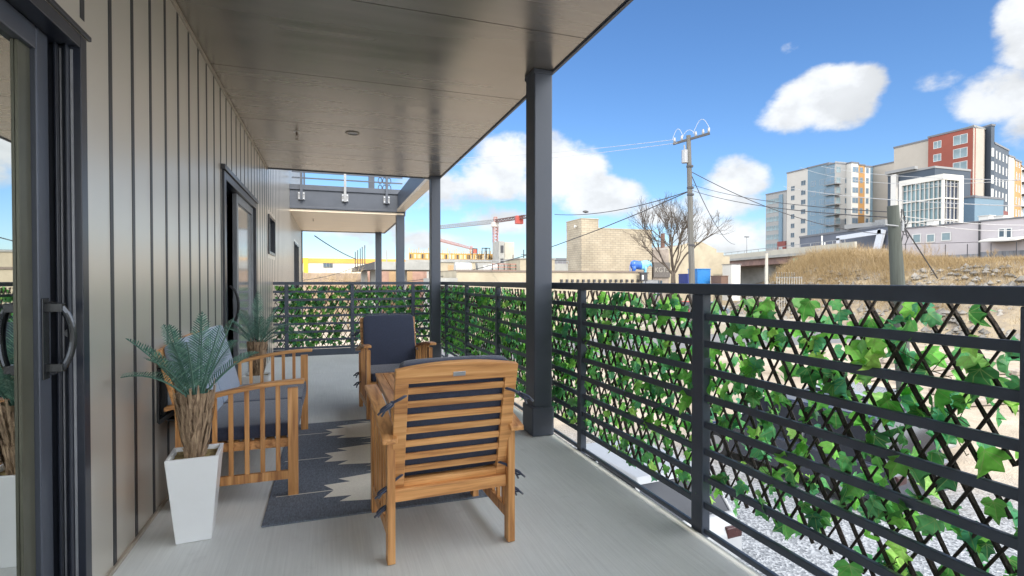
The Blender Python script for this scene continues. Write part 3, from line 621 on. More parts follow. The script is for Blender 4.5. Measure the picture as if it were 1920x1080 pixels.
def armchair(label, loc, rz, W=.30, sofa=False, ties=True):
    t = thing('sofa' if sofa else 'armchair', label, 'sofa' if sofa else 'armchair', loc, rz, None if sofa else 'slatted wooden armchairs with navy cushions')
    for s in (-1, 1): side_frame(t, s * (W - .0175), W, rear_z=.53)
    wi = W - .036
    m = MB(); m.box(-wi, wi, .255, .285, .27, .335); m.box(-wi, wi, -.285, -.262, .262, .318)
    m.box(-wi, -wi + .022, -.26, .255, .28, .33); m.box(wi - .022, wi, -.26, .255, .28, .33); m.build('seat_frame', WX, t, bevel=.003)
    m = MB(); 
    for i in range(8): y = -.24 + i * .062; m.box(-wi + .023, wi - .023, y, y + .045, .317, .332)
    m.build('seat_slats', WX, t, bevel=.002)
    # inclined back frame: local frame tilted about its foot
    B = Matrix.Translation((0, -.245, .30)) @ Matrix.Rotation(R(14.5), 4, 'X')
    hb_ = .60; bw = W - .022
    m = MB()
    for s in (-1, 1): m.box(min(s * bw, s * (bw - .058)), max(s * bw, s * (bw - .058)), -.012, .012, .0, hb_ - .075, M=B)
    m.box(-bw + .058, bw - .058, -.013, .011, .0, .052, M=B)
    # arched crest
    n = 16; top = [(-bw + 2 * bw * i / n, hb_ - .012 + .026 * (1 - (2 * i / n - 1) ** 2)) for i in range(n + 1)]
    poly = [(-bw, hb_ - .075), (bw, hb_ - .075)] + top[::-1]
    m.prism(poly, -.0145, .0135, M=B)
    bf = sub(m.build('back_frame', WX, t, bevel=.003, angle=50))
    m = MB(); k0 = .052; k1 = hb_ - .075; ns = 7; pitch = (k1 - k0) / (ns + .45)
    for i in range(ns): z = k0 + pitch * (i + .60) ; m.box(-bw + .056, bw - .056, -.006, .005, z, z + pitch * .46, M=B)
    m.build('back_slats', WX, bf, bevel=.002)
    if not sofa:
        m = MB(); m.box(-.028, .028, -.018, -.0146, hb_ - .05, hb_ - .03, M=B); m.build('name_plate', steel, bf, bevel=.001)
    # cushions
    ys = -.20; top_c = hb_ + .004
    def mk(x0, x1, nm, matl, kind):
        if kind == 'seat': m = soft_box(x0, x1, ys, .30, .338, .42, .008, n=12)
        else:
            m = soft_box(x0, x1, .016, .08, .085, top_c, .006, n=12); m.v = [tuple(B @ Vector(v)) for v in m.v]
        o = m.build(nm, matl, t, smooth=True)
        sd = o.modifiers.new('s', 'SUBSURF'); sd.levels = 1; sd.render_levels = 1
        return sub(o)
    if sofa:
        sc1 = mk(-wi + .01, -.004, 'seat_cushion', [cush], 'seat'); mk(.004, wi - .01, 'seat_cushion', [cush], 'seat')
        mk(-wi + .01, -.006, 'back_cushion', [cush_sheen], 'back'); bc = mk(.006, wi - .01, 'back_cushion', [cush_sheen], 'back')
    else:
        mk(-wi + .008, wi - .008, 'seat_cushion', [cush], 'seat'); bc = mk(-wi + .012, wi - .012, 'back_cushion', [cush], 'back')
    if ties and not sofa:
        for s in (-1, 1):
            for zz, yo in ((.47, 0), (.085, 0), (-.01, 0)):
                m = MB(); e = s * (bw - .055)
                a = B @ Vector((e, -.004, zz)); k = B @ Vector((s * (bw + .012), -.028, zz - .02 if zz > .3 else zz - .035))
                m.tube([a, B @ Vector((s * (bw - .02), -.03, zz - .004)), k], .0065, 6)
                for j, (dx_, dy_, dz) in enumerate(((.062, -.02, -.04), (.042, .012, -.055))):
                    w1 = k + Vector((s * dx_ * .5, dy_ - .01, dz * .3)); w2 = k + Vector((s * dx_, dy_, dz)); m.tube([k, w1, w2], [.0065, .0055, .005], 6)
                # bow loop
                lp = [k + Vector((s * (.016 * math.sin(q * .52) + .022 * (1 - math.cos(q * .52))), -.004, -.016 * (1 - math.cos(q * .52)))) for q in range(13)]
                m.tube(lp, .0048, 5); m.tube([k + Vector((0, 0, .008)), k - Vector((0, 0, .008))], .008, 6)
                m.build('tie', cush, bc, smooth=True)
    return t
armchair('wooden slatted armchair seen from behind with navy ties, nearest the camera', (.518, 2.68, .004), R(2.6))
armchair('wooden armchair at the far end of the rug, its navy cushions facing the camera', (.585, 5.22, 0), R(183.5))
armchair('long wooden sofa against the clad wall with navy seat and back cushions, the backs tinted pale for sky sheen', (-.49, 4.04, .004), R(-90), W=.735, sofa=True)

# coffee table
t = thing('coffee_table', 'low wooden plank coffee table between the two armchairs', 'coffee table', (.62, 4.12, .004), R(0))
m = MB(); hw, hl = .255, .60; zt = .447
m.box(-hw, -hw + .062, -hl, hl, zt - .022, zt); m.box(hw - .062, hw, -hl, hl, zt - .022, zt); m.box(-hw + .062, hw - .062, -hl, -hl + .06, zt - .022, zt - .0005); m.box(-hw + .062, hw - .062, hl - .06, hl, zt - .022, zt - .0005)
for i in range(5): x = -hw + .067 + i * .0755; m.box(x, x + .0705, -hl + .064, hl - .064, zt - .021, zt - .002)
m.build('table_top', WY, t, bevel=.003)
for sx in (-1, 1):
    for sy in (-1, 1): m = MB(); m.box(sx * (hw - .03) - .022, sx * (hw - .03) + .022, sy * (hl - .03) - .022, sy * (hl - .03) + .022, 0, zt - .022); m.build('leg', WZ, t, bevel=.003)
m = MB(); m.box(-hw + .02, -hw + .04, -hl + .052, hl - .052, zt - .09, zt - .022); m.box(hw - .04, hw - .02, -hl + .052, hl - .052, zt - .09, zt - .022); m.box(-hw + .052, hw - .052, -hl + .02, -hl + .04, zt - .09, zt - .022); m.box(-hw + .052, hw - .052, hl - .04, hl - .02, zt - .09, zt - .022)
m.build('apron', WY, t, bevel=.002)

# rug with woven serrated medallions
def rug():
    t = MB(); x0, x1, y0, y1 = -.335, .875, 2.935, 4.93
    base = MB(); base.box(x0, x1, y0, y1, .0005, .009)
    ro = base.build('rug', mat('charcoal_weave', (.15, .175, .22), .95, var=.3, scale=160, stretch=(1, .25, 1), bump=.5, bscale=380), bevel=.003)
    me = ro.data; cream = mat('cream_weave', (.84, .80, .72), .95, var=.08, scale=120, bump=.4, bscale=400)
    # pattern polygons laid 1.5 mm proud, joined into the same mesh
    import bmesh
    bm = bmesh.new(); bm.from_mesh(me)
    cxr = .30
    def poly(pts):
        vs = [bm.verts.new((x, y, .0105)) for x, y in pts]
        f = bm.faces.new(vs); f.normal_update()
        if f.normal.z < 0: f.normal_flip()
        f.material_index = 1
    for cy in (3.305, 3.935, 4.575):
        half = [(.295, .0), (.31, .10), (.225, .065), (.225, .18), (.155, .115), (.05, .26), (.055, .15)]
        lefts = [(.283, 0), (.342, .098), (.187, .112), (.257, .180), (.05, .218)]
        up = [(cxr - a, cy + b) for a, b in lefts]; ur = [(cxr + a, cy + b) for a, b in lefts[::-1]]
        lr = [(cxr + a, cy - b) for a, b in lefts[1:]]; ll = [(cxr - a, cy - b) for a, b in lefts[::-1][:-1]]
        poly(up + ur + lr + ll)
        for s in (-1, 1):
            a = cxr + s * .283; b = cxr + s * (.60 if s < 0 else .54); poly([(a, cy - .005), (b, cy - .005), (b, cy + .005), (a, cy + .005)])
        # small darts above and below
        for s in (-1, 1): poly([(cxr - .085, cy + s * .268), (cxr, cy + s * .234), (cxr + .085, cy + s * .268), (cxr, cy + s * .258)])
    bm.to_mesh(me); bm.free(); me.materials.append(cream)
    return tag(ro, 'charcoal woven rug with cream serrated medallions under the seating group', 'rug')
ro = rug()

# planters and artificial cycads
frondm = leafmat('frond_green', [(.06, .15, .12), (.11, .25, .19), (.045, .12, .10), (.20, .36, .27), (.08, .20, .16)], .2, veins=False, rough=.35)
fibre = mat('trunk_fibre', (.50, .36, .235), .9, var=.5, scale=14, stretch=(6, 6, .6), c2=(.15, .095, .06), bump=.6, bscale=40)
def frond(root, base, tip, sag, wid, nl=33, seed=0):
    rl = random.Random(seed); m = MB(); base = Vector(base); tip = Vector(tip); L = (tip - base).length
    ctrl = (base + tip) / 2 + Vector((0, 0, sag * L)); pts = []
    for i in range(nl + 1):
        t = i / nl; pts.append(base * (1 - t) ** 2 + ctrl * 2 * t * (1 - t) + tip * t * t)
    m.tube(pts[::3] + [pts[-1]], [.0055 * (1 - .8 * i / (nl / 3)) + .0008 for i in range(len(pts[::3]) + 1)], 5)
    for i in range(5, nl + 1):
        t = i / nl; d = (pts[min(i + 1, nl)] - pts[i - 1]).normalized(); sx = d.cross(Vector((0, 0, 1)))
        if sx.length < .1: sx = d.cross(Vector((0, 1, 0)))
        sx.normalize(); nn = sx.cross(d).normalized()
        ln = 1.2 * wid * (math.sin(math.pi * min(1, t * .93 + .09)) ** .55) * rl.uniform(.9, 1.08)
        for s in (-1, 1):
            dr = (sx * s * .82 + d * .62 + nn * .42).normalized(); p = pts[i]; q = p + dr * ln * .6 + nn * ln * .02; e = p + dr * ln - nn * ln * .12
            wv = d * .0034 ; k = len(m.v)
            m.v += [tuple(p - wv * .7), tuple(p + wv * .7), tuple(q + wv), tuple(q - wv), tuple(e)]
            m.f += [(k, k + 1, k + 2, k + 3), (k + 3, k + 2, k + 4)]; m.m += [0, 0]
    return m.build('frond', frondm, root)
def planter(x, y, rz, lab_pot, lab_palm, tips, trunk_h=.32, seed=1, h=.412, wb=.075, wt=.112):
    t = thing('planter', lab_pot, 'planter', (x, y, .001), rz, group='white tapered square planters')
    m = MB(); k = .017; rims = [(wb, 0), (wt, h), (wt - k, h), (wt - k - .004, h - .03)]
    for w_, z in rims: m.v += [(-w_, -w_, z), (w_, -w_, z), (w_, w_, z), (-w_, w_, z)]
    for a in range(3):
        for j in range(4): m.f.append((a * 4 + j, a * 4 + (j + 1) % 4, a * 4 + 4 + (j + 1) % 4, a * 4 + 4 + j)); m.m.append(0)
    m.f.append((3, 2, 1, 0)); m.m.append(0); m.build('pot', white, t, bevel=.004)
    m = MB(); n = 10; w_ = wt - k - .003
    for j in range(n + 1):
        for i in range(n + 1): m.v.append((-w_ + 2 * w_ * i / n, -w_ + 2 * w_ * j / n, h - .022 + rnd.uniform(-.004, .006)))
    for j in range(n):
        for i in range(n): a = j * (n + 1) + i; m.f.append((a, a + 1, a + n + 2, a + n + 1)); m.m.append(0)
    m.build('moss', mat('dry_moss', (.40, .31, .14), .95, scale=60, c2=(.16, .12, .05), bump=.8, bscale=90), t)
    pz = h - .025; pt = thing('palm_plant', lab_palm, 'palm', (x, y, pz), rz, group='artificial cycad palms')
    rl = random.Random(seed); m = MB(); n = 22; rows = 12
    for i in range(rows + 1):
        tt = i / rows; base_r = .043 + .034 * tt ** 1.2
        for j in range(n):
            a = 6.2832 * j / n; rr = base_r * (1 + .13 * math.sin(j * 3.9 + i * .8) + rl.uniform(-.09, .09)); m.v.append((rr * math.cos(a), rr * math.sin(a), trunk_h * tt))
    for i in range(rows):
        for j in range(n): m.f.append((i * n + j, i * n + (j + 1) % n, (i + 1) * n + (j + 1) % n, (i + 1) * n + j)); m.m.append(0)
    # bark boots: long pointed strips lifting off the trunk
    for q in range(170):
        a = rl.uniform(0, 6.283); z0 = rl.uniform(.0, trunk_h * .75); ln = rl.uniform(.07, .15); r0 = .043 + .034 * (z0 / trunk_h) ** 1.2; z1 = z0 + ln; r1 = .05 + .034 * min(1.15, z1 / trunk_h) ** 1.2 + rl.uniform(.004, .014)
        ca, sa = math.cos(a), math.sin(a); ca2, sa2 = math.cos(a + rl.uniform(-.15, .15)), math.sin(a + rl.uniform(-.15, .15)); w_ = rl.uniform(.003, .008)
        p0 = Vector((r0 * ca, r0 * sa, z0)); p1 = Vector((r1 * ca2, r1 * sa2, z1)); tv = Vector((-sa, ca, 0)); ou = Vector((ca, sa, 0))
        k_ = len(m.v); m.v += [tuple(p0 - tv * w_), tuple(p0 + tv * w_), tuple((p0 + p1) / 2 + tv * w_ + ou * .006), tuple((p0 + p1) / 2 - tv * w_ + ou * .006), tuple(p1 + tv * w_ * .35), tuple(p1 - tv * w_ * .35)]
        m.f += [(k_, k_ + 1, k_ + 2, k_ + 3), (k_ + 3, k_ + 2, k_ + 4, k_ + 5)]; m.m += [0, 0]
    m.build('trunk', fibre, pt)
    for i, (tx, ty, tz, sg) in enumerate(tips):
        a = math.atan2(ty - y, tx - x) - rz; b = (.025 * math.cos(a), .025 * math.sin(a), trunk_h - .04)
        v = Matrix.Rotation(-rz, 3, 'Z') @ Vector((tx - x, ty - y, tz - pz)); frond(pt, b, v, sg, .068, seed=seed * 50 + i)
tips1 = [(-.84, 2.72, 1.0, .12), (-.80, 2.53, .86, .20), (-.70, 2.82, 1.05, .03), (-.655, 2.68, .98, .10), (-.47, 3.05, 1.06, .05), (-.36, 3.10, .87, .22), (-.58, 2.58, .99, .16), (-.80, 3.12, 1.03, .06), (-.66, 3.26, 1.06, .04), (-.50, 2.86, 1.04, .06), (-.84, 2.95, .93, .16), (-.50, 3.30, .92, .14), (-.73, 2.60, .92, .18), (-.60, 2.98, 1.10, .0)]
planter(-.628, 2.955, R(4), 'white tapered planter in the left foreground holding the nearer palm', 'nearer blue green artificial palm in front of the sofa', tips1, seed=3)
tips2 = [(-.22, 5.05, .76, .30), (-.30, 5.5, .82, .3), (-.84, 4.95, .86, .15), (-.62, 5.3, 1.16, .0), (-.8, 5.55, .98, .1), (-.45, 5.3, 1.02, .12), (-.72, 4.9, .98, .1), (-.38, 4.92, .84, .28), (-.5, 5.65, .9, .2), (-.84, 5.25, .9, .15), (-.55, 4.85, .95, .15), (-.66, 5.5, 1.1, .05)]
planter(-.62, 5.25, R(-3), 'white tapered planter past the far end of the sofa, mostly hidden', 'farther artificial palm standing past the far arm of the sofa', tips2, seed=5)

# ================================================================== THE CITY BEYOND
def mk(name, label, cat, loc, group=None, rz=0): return thing(name, label, cat, loc, rz, group)
def bxu(m, u0, u1, vt, Y, dep, zb, mi=0, vu=None):
    """a box whose front face lies in the plane y=Y between two bearings, its top at picture row vt"""
    a = ony(u0, 500, Y).x; b = ony(u1, 500, Y).x; z = ony(vu if vu is not None else (u0 + u1) / 2, vt, Y).z
    m.box(a, b, Y, Y + dep, zb, z, mi); return a, b, z
stucco = mat('cream_stucco', (.62, .54, .40), .9, var=.14, scale=.6, detail=9, bump=.2, bscale=8)
block = blockmat('cream_block', (.33, .285, .215), (.29, .245, .18), (.20, .17, .13), .8, .30)
greyconc = mat('grey_concrete', (.42, .42, .40), .85, var=.15, scale=.8, detail=8)
dark = mat('dark_opening', (.03, .03, .035), .5)
wglass = mat('window_glass', (.05, .075, .10), .2, spec=.2, var=.4, scale=.4)
wwhite = mat('white_trim', (.78, .78, .76), .6, var=.05)

# low cream building just across the lot with a row of scuppers
lb = mk('low_building', 'long low cream building with a row of dark scuppers just above the railing', 'building', (18, 42, GZ))
m = MB(); a, b, z = bxu(m, 856, 1206, 508, 42, 9, GZ, vu=1050); m.build('wall', stucco, lb, world=True)
m = MB(); m.box(a - .05, b + .05, 41.93, 42.0, z - .12, z + .03); m.box(a - .05, b + .05, 42.0, 51.05, z + .001, z + .03); m.build('coping', mat('brown_coping', (.14, .11, .09), .6), lb, world=True)
for i in range(15):
    u = 1052 + i * 10.2; p = ony(u, 526, 42); m = MB(); m.box(p.x - .09, p.x + .09, 41.8, 41.99, p.z - .16, p.z + .10); m.build('scupper', dark, lb, world=True)
m = MB(); a2, b2, z2 = bxu(m, 826, 858, 521, 41, 8, GZ); m.build('annex_wall', greyconc, lb, world=True)

# block stair tower building
tb = mk('block_building', 'tall cream concrete block building with a raised left corner and no windows', 'building', (37, 65, GZ))
m = MB(); x0 = ony(1090, 500, 65).x; x1 = ony(1222, 500, 65).x; m.box(x0, x1, 65, 69.8, GZ, 8.38); m.box(x0 + 4.2, x1, 69.801, 75, GZ, 8.2); m.box(x0 - .02, ony(1122, 500, 65).x, 64.98, 69.8, 8.36, 9.62)
m.build('wall', block, tb, world=True)
m = MB(); xq = ony(1122, 500, 65).x; m.box(xq + .001, x1 + .04, 64.94, 69.8, 8.381, 8.5); m.box(x0 - .06, xq + .04, 64.92, 69.85, 9.621, 9.74); m.build('coping', stucco, tb, world=True)
m = MB(); m.box(x0 - .9, x0 - .001, 65.4, 68.2, 1.9, 2.05); m.build('canopy', wwhite, tb, world=True)
m = MB(); m.tube([(x0 - .02, 66.4, 8.7), (x0 - .35, 66.4, 8.75)], [.12, .2], 8); m.build('wall_lamp', wwhite, tb, world=True)

# gabled cream building with a lettered dark front
gb = mk('gabled_building', 'cream stucco building with a stepped gable behind the bare tree', 'building', (54, 70, GZ))
m = MB(); xa = ony(1252, 500, 70).x; xb = ony(1368, 500, 70).x; xm = ony(1306, 500, 70).x
poly = [(xa, GZ), (xb, GZ), (xb, 5.2), (xb - 1.2, 5.2), (xb - 1.2, 5.8), (xb - 2.6, 5.8), (xb - 2.6, 6.3), (xm + 1.0, 7.4), (xm - .6, 7.4), (xa, 6.2)]
m.prism(poly, 70, 70.4); m.box(xa, xb, 70.41, 88, GZ, 5.0); m.build('wall', stucco, gb, world=True)
m = MB(); m.add([(xa, 70.4, 6.1), (xm, 70.4, 7.2), (xm, 88, 7.2), (xa, 88, 6.1)], [(0, 1, 2, 3)]); m.add([(xm, 70.4, 7.2), (xb, 70.4, 5.0), (xb, 88, 5.0), (xm, 88, 7.2)], [(0, 1, 2, 3)]); m.build('roof', mat('old_roof', (.22, .19, .16), .9, var=.2, scale=2), gb, world=True)
m = MB(); m.box(xm - 2.2, xm - 1.7, 76, 76.5, 6.8, 9.2); m.build('chimney', mat('old_brick', (.12, .065, .05), .9, var=.3), gb, world=True)
ab = mk('painted_shopfront', 'weathered grey shop front with big pale painted letters behind the tree trunk', 'shopfront', (46, 68, GZ))
m = MB(); a = ony(1224, 500, 68).x; b = ony(1254, 500, 68).x; m.box(a, b, 68, 72, GZ, 5.9); m.build('wall', mat('weathered_wood', (.27, .23, .20), .9, var=.3, scale=1.2), ab, world=True)
m = MB(); m.box(a, b + .1, 67.8, 67.99, 1.75, 4.0); m.build('sign_band', mat('sign_dark', (.10, .09, .085), .8, var=.3), ab, world=True)
m = MB(); m.box(a + 1.3, a + 1.6, 67.93, 67.995, GZ, 1.3); m.box(a + .2, a + 1.1, 67.9, 67.995, -1, 1.3); m.build('doorway', wglass, ab, world=True)
def text(s, size, mtl, parent, loc, rx=90, rz=0, ext=.01, name='lettering'):
    cu = bpy.data.curves.new(name, 'FONT'); cu.body = s; cu.size = size; cu.extrude = ext; cu.align_x = 'CENTER'; cu.align_y = 'CENTER'
    to = bpy.data.objects.new('t_', cu); col.objects.link(to); bpy.context.view_layer.update()
    me = bpy.data.meshes.new_from_object(to); bpy.data.objects.remove(to); me.materials.clear(); me.materials.append(mtl)
    o = bpy.data.objects.new(name, me); col.objects.link(o); o.parent = parent; o.location = Vector(loc) - WLOC[parent.name]; o.rotation_euler = (R(rx), 0, R(rz)); return o
text('KGTS', 1.0, mat('letter_paint', (.62, .58, .52), .8), ab, ((a + b) / 2, 67.77, 2.85))

# blue bull statue
def bull():
    p = ony(1201, 505, 44); t = mk('bull_statue', 'blue painted bull statue with dark blue hindquarters above the low cream building', 'statue', (p.x, 44, 1.35))
    zb = 0
    pts = {'h': (-.9, 0, 1.52), 'h2': (-.55, 0, 1.58), 'b': (0, 0, 1.50), 's': (.5, 0, 1.58), 'n': (.82, 0, 1.62), 'hd': (1.08, 0, 1.62), 'mz': (1.22, 0, 1.25)}
    def skin(edges_pts, name, mt_):
        me = bpy.data.meshes.new(name); vs = [q[0] for q in edges_pts[0]]; me.from_pydata(vs, edges_pts[1], []); o = bpy.data.objects.new(name, me); col.objects.link(o); o.parent = t
        md = o.modifiers.new('skin', 'SKIN'); sk = me.skin_vertices[0].data if me.skin_vertices else None
        if sk is None:
            bpy.context.view_layer.objects.active = o; me.attributes; 
        for i, q in enumerate(edges_pts[0]): me.skin_vertices[0].data[i].radius = (q[1], q[2] if len(q) > 2 else q[1])
        me.skin_vertices[0].data[0].use_root = True
        o.modifiers.new('sub', 'SUBSURF').levels = 2; me.materials.append(mt_); return o
    body = MB()
    ring = [(-1.05, 1.42, .12), (-.98, 1.42, .34), (-.75, 1.42, .43), (-.4, 1.40, .42), (0, 1.36, .41), (.35, 1.38, .45), (.62, 1.44, .42), (.82, 1.52, .30), (1.0, 1.58, .22), (1.14, 1.52, .17), (1.24, 1.36, .11), (1.27, 1.26, .05)]
    n = 14
    for x, z, r_ in ring:
        for j in range(n): a_ = 6.2832 * j / n; body.v.append((x, r_ * .72 * math.cos(a_), z + r_ * math.sin(a_)))
    for i in range(len(ring) - 1):
        for j in range(n): body.f.append((i * n + j, i * n + (j + 1) % n, (i + 1) * n + (j + 1) % n, (i + 1) * n + j)); body.m.append(1 if ring[i][0] < -.35 else 0)
    for x, fx in ((-.85, -.1), (-.72, .1), (.42, -.02), (.6, .08)):
        for sy in ((-.2,) if fx in (-.1, -.02) else (.2,)):
            hind = x < 0
            pp = [(x, sy, 1.3), (x + (.06 if hind else 0), sy, .95), (x - (.08 if hind else -.02), sy, .62), (x - (.02 if hind else 0), sy, .3), (x, sy, .02)]
            body.tube(pp, [.22 if hind else .16, .15 if hind else .1, .075, .05, .07], 8, 1 if hind else 0)
    body.build('body', [mat('pale_blue_enamel', (.20, .52, .74), .3, var=.25, scale=3), mat('dark_blue_enamel', (.02, .09, .36), .3, var=.2)], t, smooth=True)
    m = MB()
    for s in (-1, 1): m.tube([(1.02, s * .1, 1.76), (1.04, s * .3, 1.84), (1.1, s * .36, 2.0)], [.05, .035, .01], 6)
    m.build('horns', black, t); m = MB(); m.tube([(-1.05, 0, 1.6), (-1.15, 0, 1.3), (-1.14, 0, .8)], [.04, .03, .05], 6); m.build('tail', MATS['dark_blue_enamel'], t)
bull()
t = mk('trailer', 'flat grey trailer with the blue bull statue standing on it', 'trailer', (ony(1207, 505, 44).x, 44, GZ))
m = MB(); x = ony(1207, 505, 44).x; m.box(x - 1.2, x + 1.15, 43.3, 44.7, .5, 1.33); m.box(x - 1.25, x + 1.25, 43.25, 44.75, 1.33, 1.345); m.build('deck', galv, t, world=True)
m = MB(); [m.cyl((0, 0), .5, 0, .0) for _ in ()]; m.box(x - 1.1, x - .9, 43.4, 43.6, GZ, .5); m.box(x + .9, x + 1.1, 43.4, 43.6, GZ, .5); m.box(x - 1.1, x - .9, 44.4, 44.6, GZ, .5); m.box(x + .9, x + 1.1, 44.4, 44.6, GZ, .5); m.build('legs', galv, t, world=True)
t = mk('signal_box', 'small dark cabinet with a pale panel beside the low cream building', 'cabinet', ony(1207, 520, 41.5))
m = MB(); m.box(-.35, .3, -.15, .15, -.35, .35); m.box(-.45, .4, -.2, .2, .35, .45); m.box(-.25, -.2, 0, .05, -4, -.35); m.box(.2, .25, 0, .05, -4, -.35); m.build('case', dark, t); m = MB(); m.box(-.28, -.1, -.16, -.151, -.2, .2); m.build('panel', wwhite, t)

# white shed
t = mk('shed', 'small plain white shed beside the gabled building under the bridge end', 'shed', ony(1380, 520, 66))
m = MB(); h0 = ony(1380, 496, 66).z - t.location.z; m.box(-.85, .85, 0, 2, -.6 - 3, h0); m.build('wall', wwhite, t); m = MB(); m.box(-.95, .95, -.1, 2.1, h0, h0 + .1); m.build('roof', galv, t); m = MB(); m.box(-.25, .25, -.02, -.001, -3.5, h0 - .55); m.build('door', mat('pale_door', (.6, .6, .6), .5), t)

# bridge
P1 = atd(1545, 490, 73); P2 = atd(1345, 490, 106)
bd = mk('road_bridge', 'concrete and brown steel road bridge behind the utility pole', 'bridge', (P1.x, P1.y, GZ))
dv = Vector((P2.x - P1.x, P2.y - P1.y, 0)); ln = dv.length; dn = dv.normalized(); sd_ = Vector((-dn.y, dn.x, 0)); sd_ = -sd_ if sd_.dot(Vector((1, 1, 0))) < 0 else sd_
Mx = Matrix(((dn.x, sd_.x, 0, P1.x), (dn.y, sd_.y, 0, P1.y), (0, 0, 1, 0), (0, 0, 0, 1)))
m = MB(); m.box(0, ln + 6, .5, 9, 3.95, 5.0, M=Mx); m.build('girder', mat('brown_steel', (.17, .10, .085), .6, var=.3, scale=.8), bd, world=True)
m = MB(); m.box(-4, ln + 6, 0, 9.5, 5.001, 5.4, M=Mx); m.build('deck_slab', greyconc, bd, world=True)
m = MB(); m.box(-6, ln + 6, 0, .3, 5.401, 6.2, M=Mx); m.build('parapet', mat('pale_concrete', (.58, .55, .47), .85, var=.1, scale=.5), bd, world=True)
m = MB(); m.box(-4, ln + 6, .1, .16, 6.6, 6.68, M=Mx)
for i in range(18): m.box(-4 + i * 2.4, -3.94 + i * 2.4, .1, .16, 6.2, 6.6, M=Mx)
m.build('guard_rail', galv, bd, world=True)
for k in (-1.5, 16, 30):
    m = MB(); m.box(k, k + 1.2, 1, 8.5, GZ - .5, 3.949, M=Mx) if k > 0 else m.box(k, k + 4, .3, 9, GZ - .5, 5.0, M=Mx); m.build('pier', greyconc, bd, world=True)
m = MB()
for q, (xx, zz) in enumerate(((6.0, 4.4), (6.8, 4.45), (7.6, 4.35))): m.box(xx, xx + .5, .47, .499, zz - .3, zz + .3, M=Mx)
m.build('graffiti', mat('green_paint', (.18, .38, .28), .7, var=.4, scale=3), bd, world=True)
def lamp_post(u, vt, vb, D, lab, hd=True):
    p = atd(u, vb, D); q = atd(u, vt, D); t = mk('street_lamp', lab, 'street lamp', p); h = q.z - p.z
    m = MB(); m.tube([(0, 0, -1), (0, 0, h)], [.09, .05], 8); m.build('pole', galv, t)
    m = MB(); m.box(-.45, .45, -.12, .12, h, h + .14); m.build('lamp_head', dark, t)
lamp_post(1400, 445, 464, 95, 'small street lamp standing on the bridge')
t = mk('sign_post', 'plain pale post standing in the lot left of the dry bank', 'post', atd(1437, 530, 45)); m = MB(); m.tube([(0, 0, -3.9), (0, 0, 2.5)], .12, 10); m.build('post', mat('pale_post', (.6, .57, .5), .7), t); m = MB(); m.cyl((0, 0), .14, 2.5, 2.56); m.build('cap', galv, t)
t = mk('guard_fence', 'short ribbed pale barrier fence left of the dry bank', 'fence', atd(1480, 530, 50))
m = MB()
for i in range(11): m.bar((-1.5 + i * .3, 0, -4.0), (-1.5 + i * .3, 0, .6), .05, .05); 
for i in range(8): m.bar((-1.5 + i * .3, 0, .55), (-1.85 + i * .3, -.3, .95), .05, .05)
m.build('pickets', mat('weathered_pale', (.5, .47, .42), .8), t); m = MB(); m.box(-1.55, 1.55, .03, .08, .45, .52); m.box(-1.55, 1.55, .03, .08, -1, -.93); m.build('rails', galv, t)

# dumpsters
def dumpster(u, v, D, mtl, lab, w_=1.1, h_=1.6, g_='dumpsters against the cream wall'):
    p = atd(u, v, D); t = mk('dumpster', lab, 'dumpster', p, g_)
    m = MB(); m.prism([(-w_, -h_), (w_, -h_), (w_ * 1.05, h_ * .35), (-w_ * 1.05, h_ * .35)], -.8, .8); m.box(-w_, -w_ + .1, -.83, -.795, -h_, h_ * .3); m.box(w_ - .1, w_, -.83, -.795, -h_, h_ * .3); m.build('bin', mtl, t, bevel=.03)
    m = MB(); m.box(-w_ * 1.1, w_ * 1.1, -.85, .85, h_ * .35 + .001, h_ * .35 + .08); m.build('lid', mtl, t)
    
dumpster(1311, 514, 60, mat('blue_bin', (.02, .20, .55), .5, var=.1), 'large bright blue dumpster right of the utility pole', .85, 1.5)
dumpster(1286, 522, 58, mat('navy_bin', (.015, .03, .16), .5), 'small navy dumpster left of the utility pole', .35, 1.2)
dumpster(1349, 523, 58, mat('brown_bin', (.12, .07, .05), .6), 'small brown open skip in front of the gabled building', .45, .8)

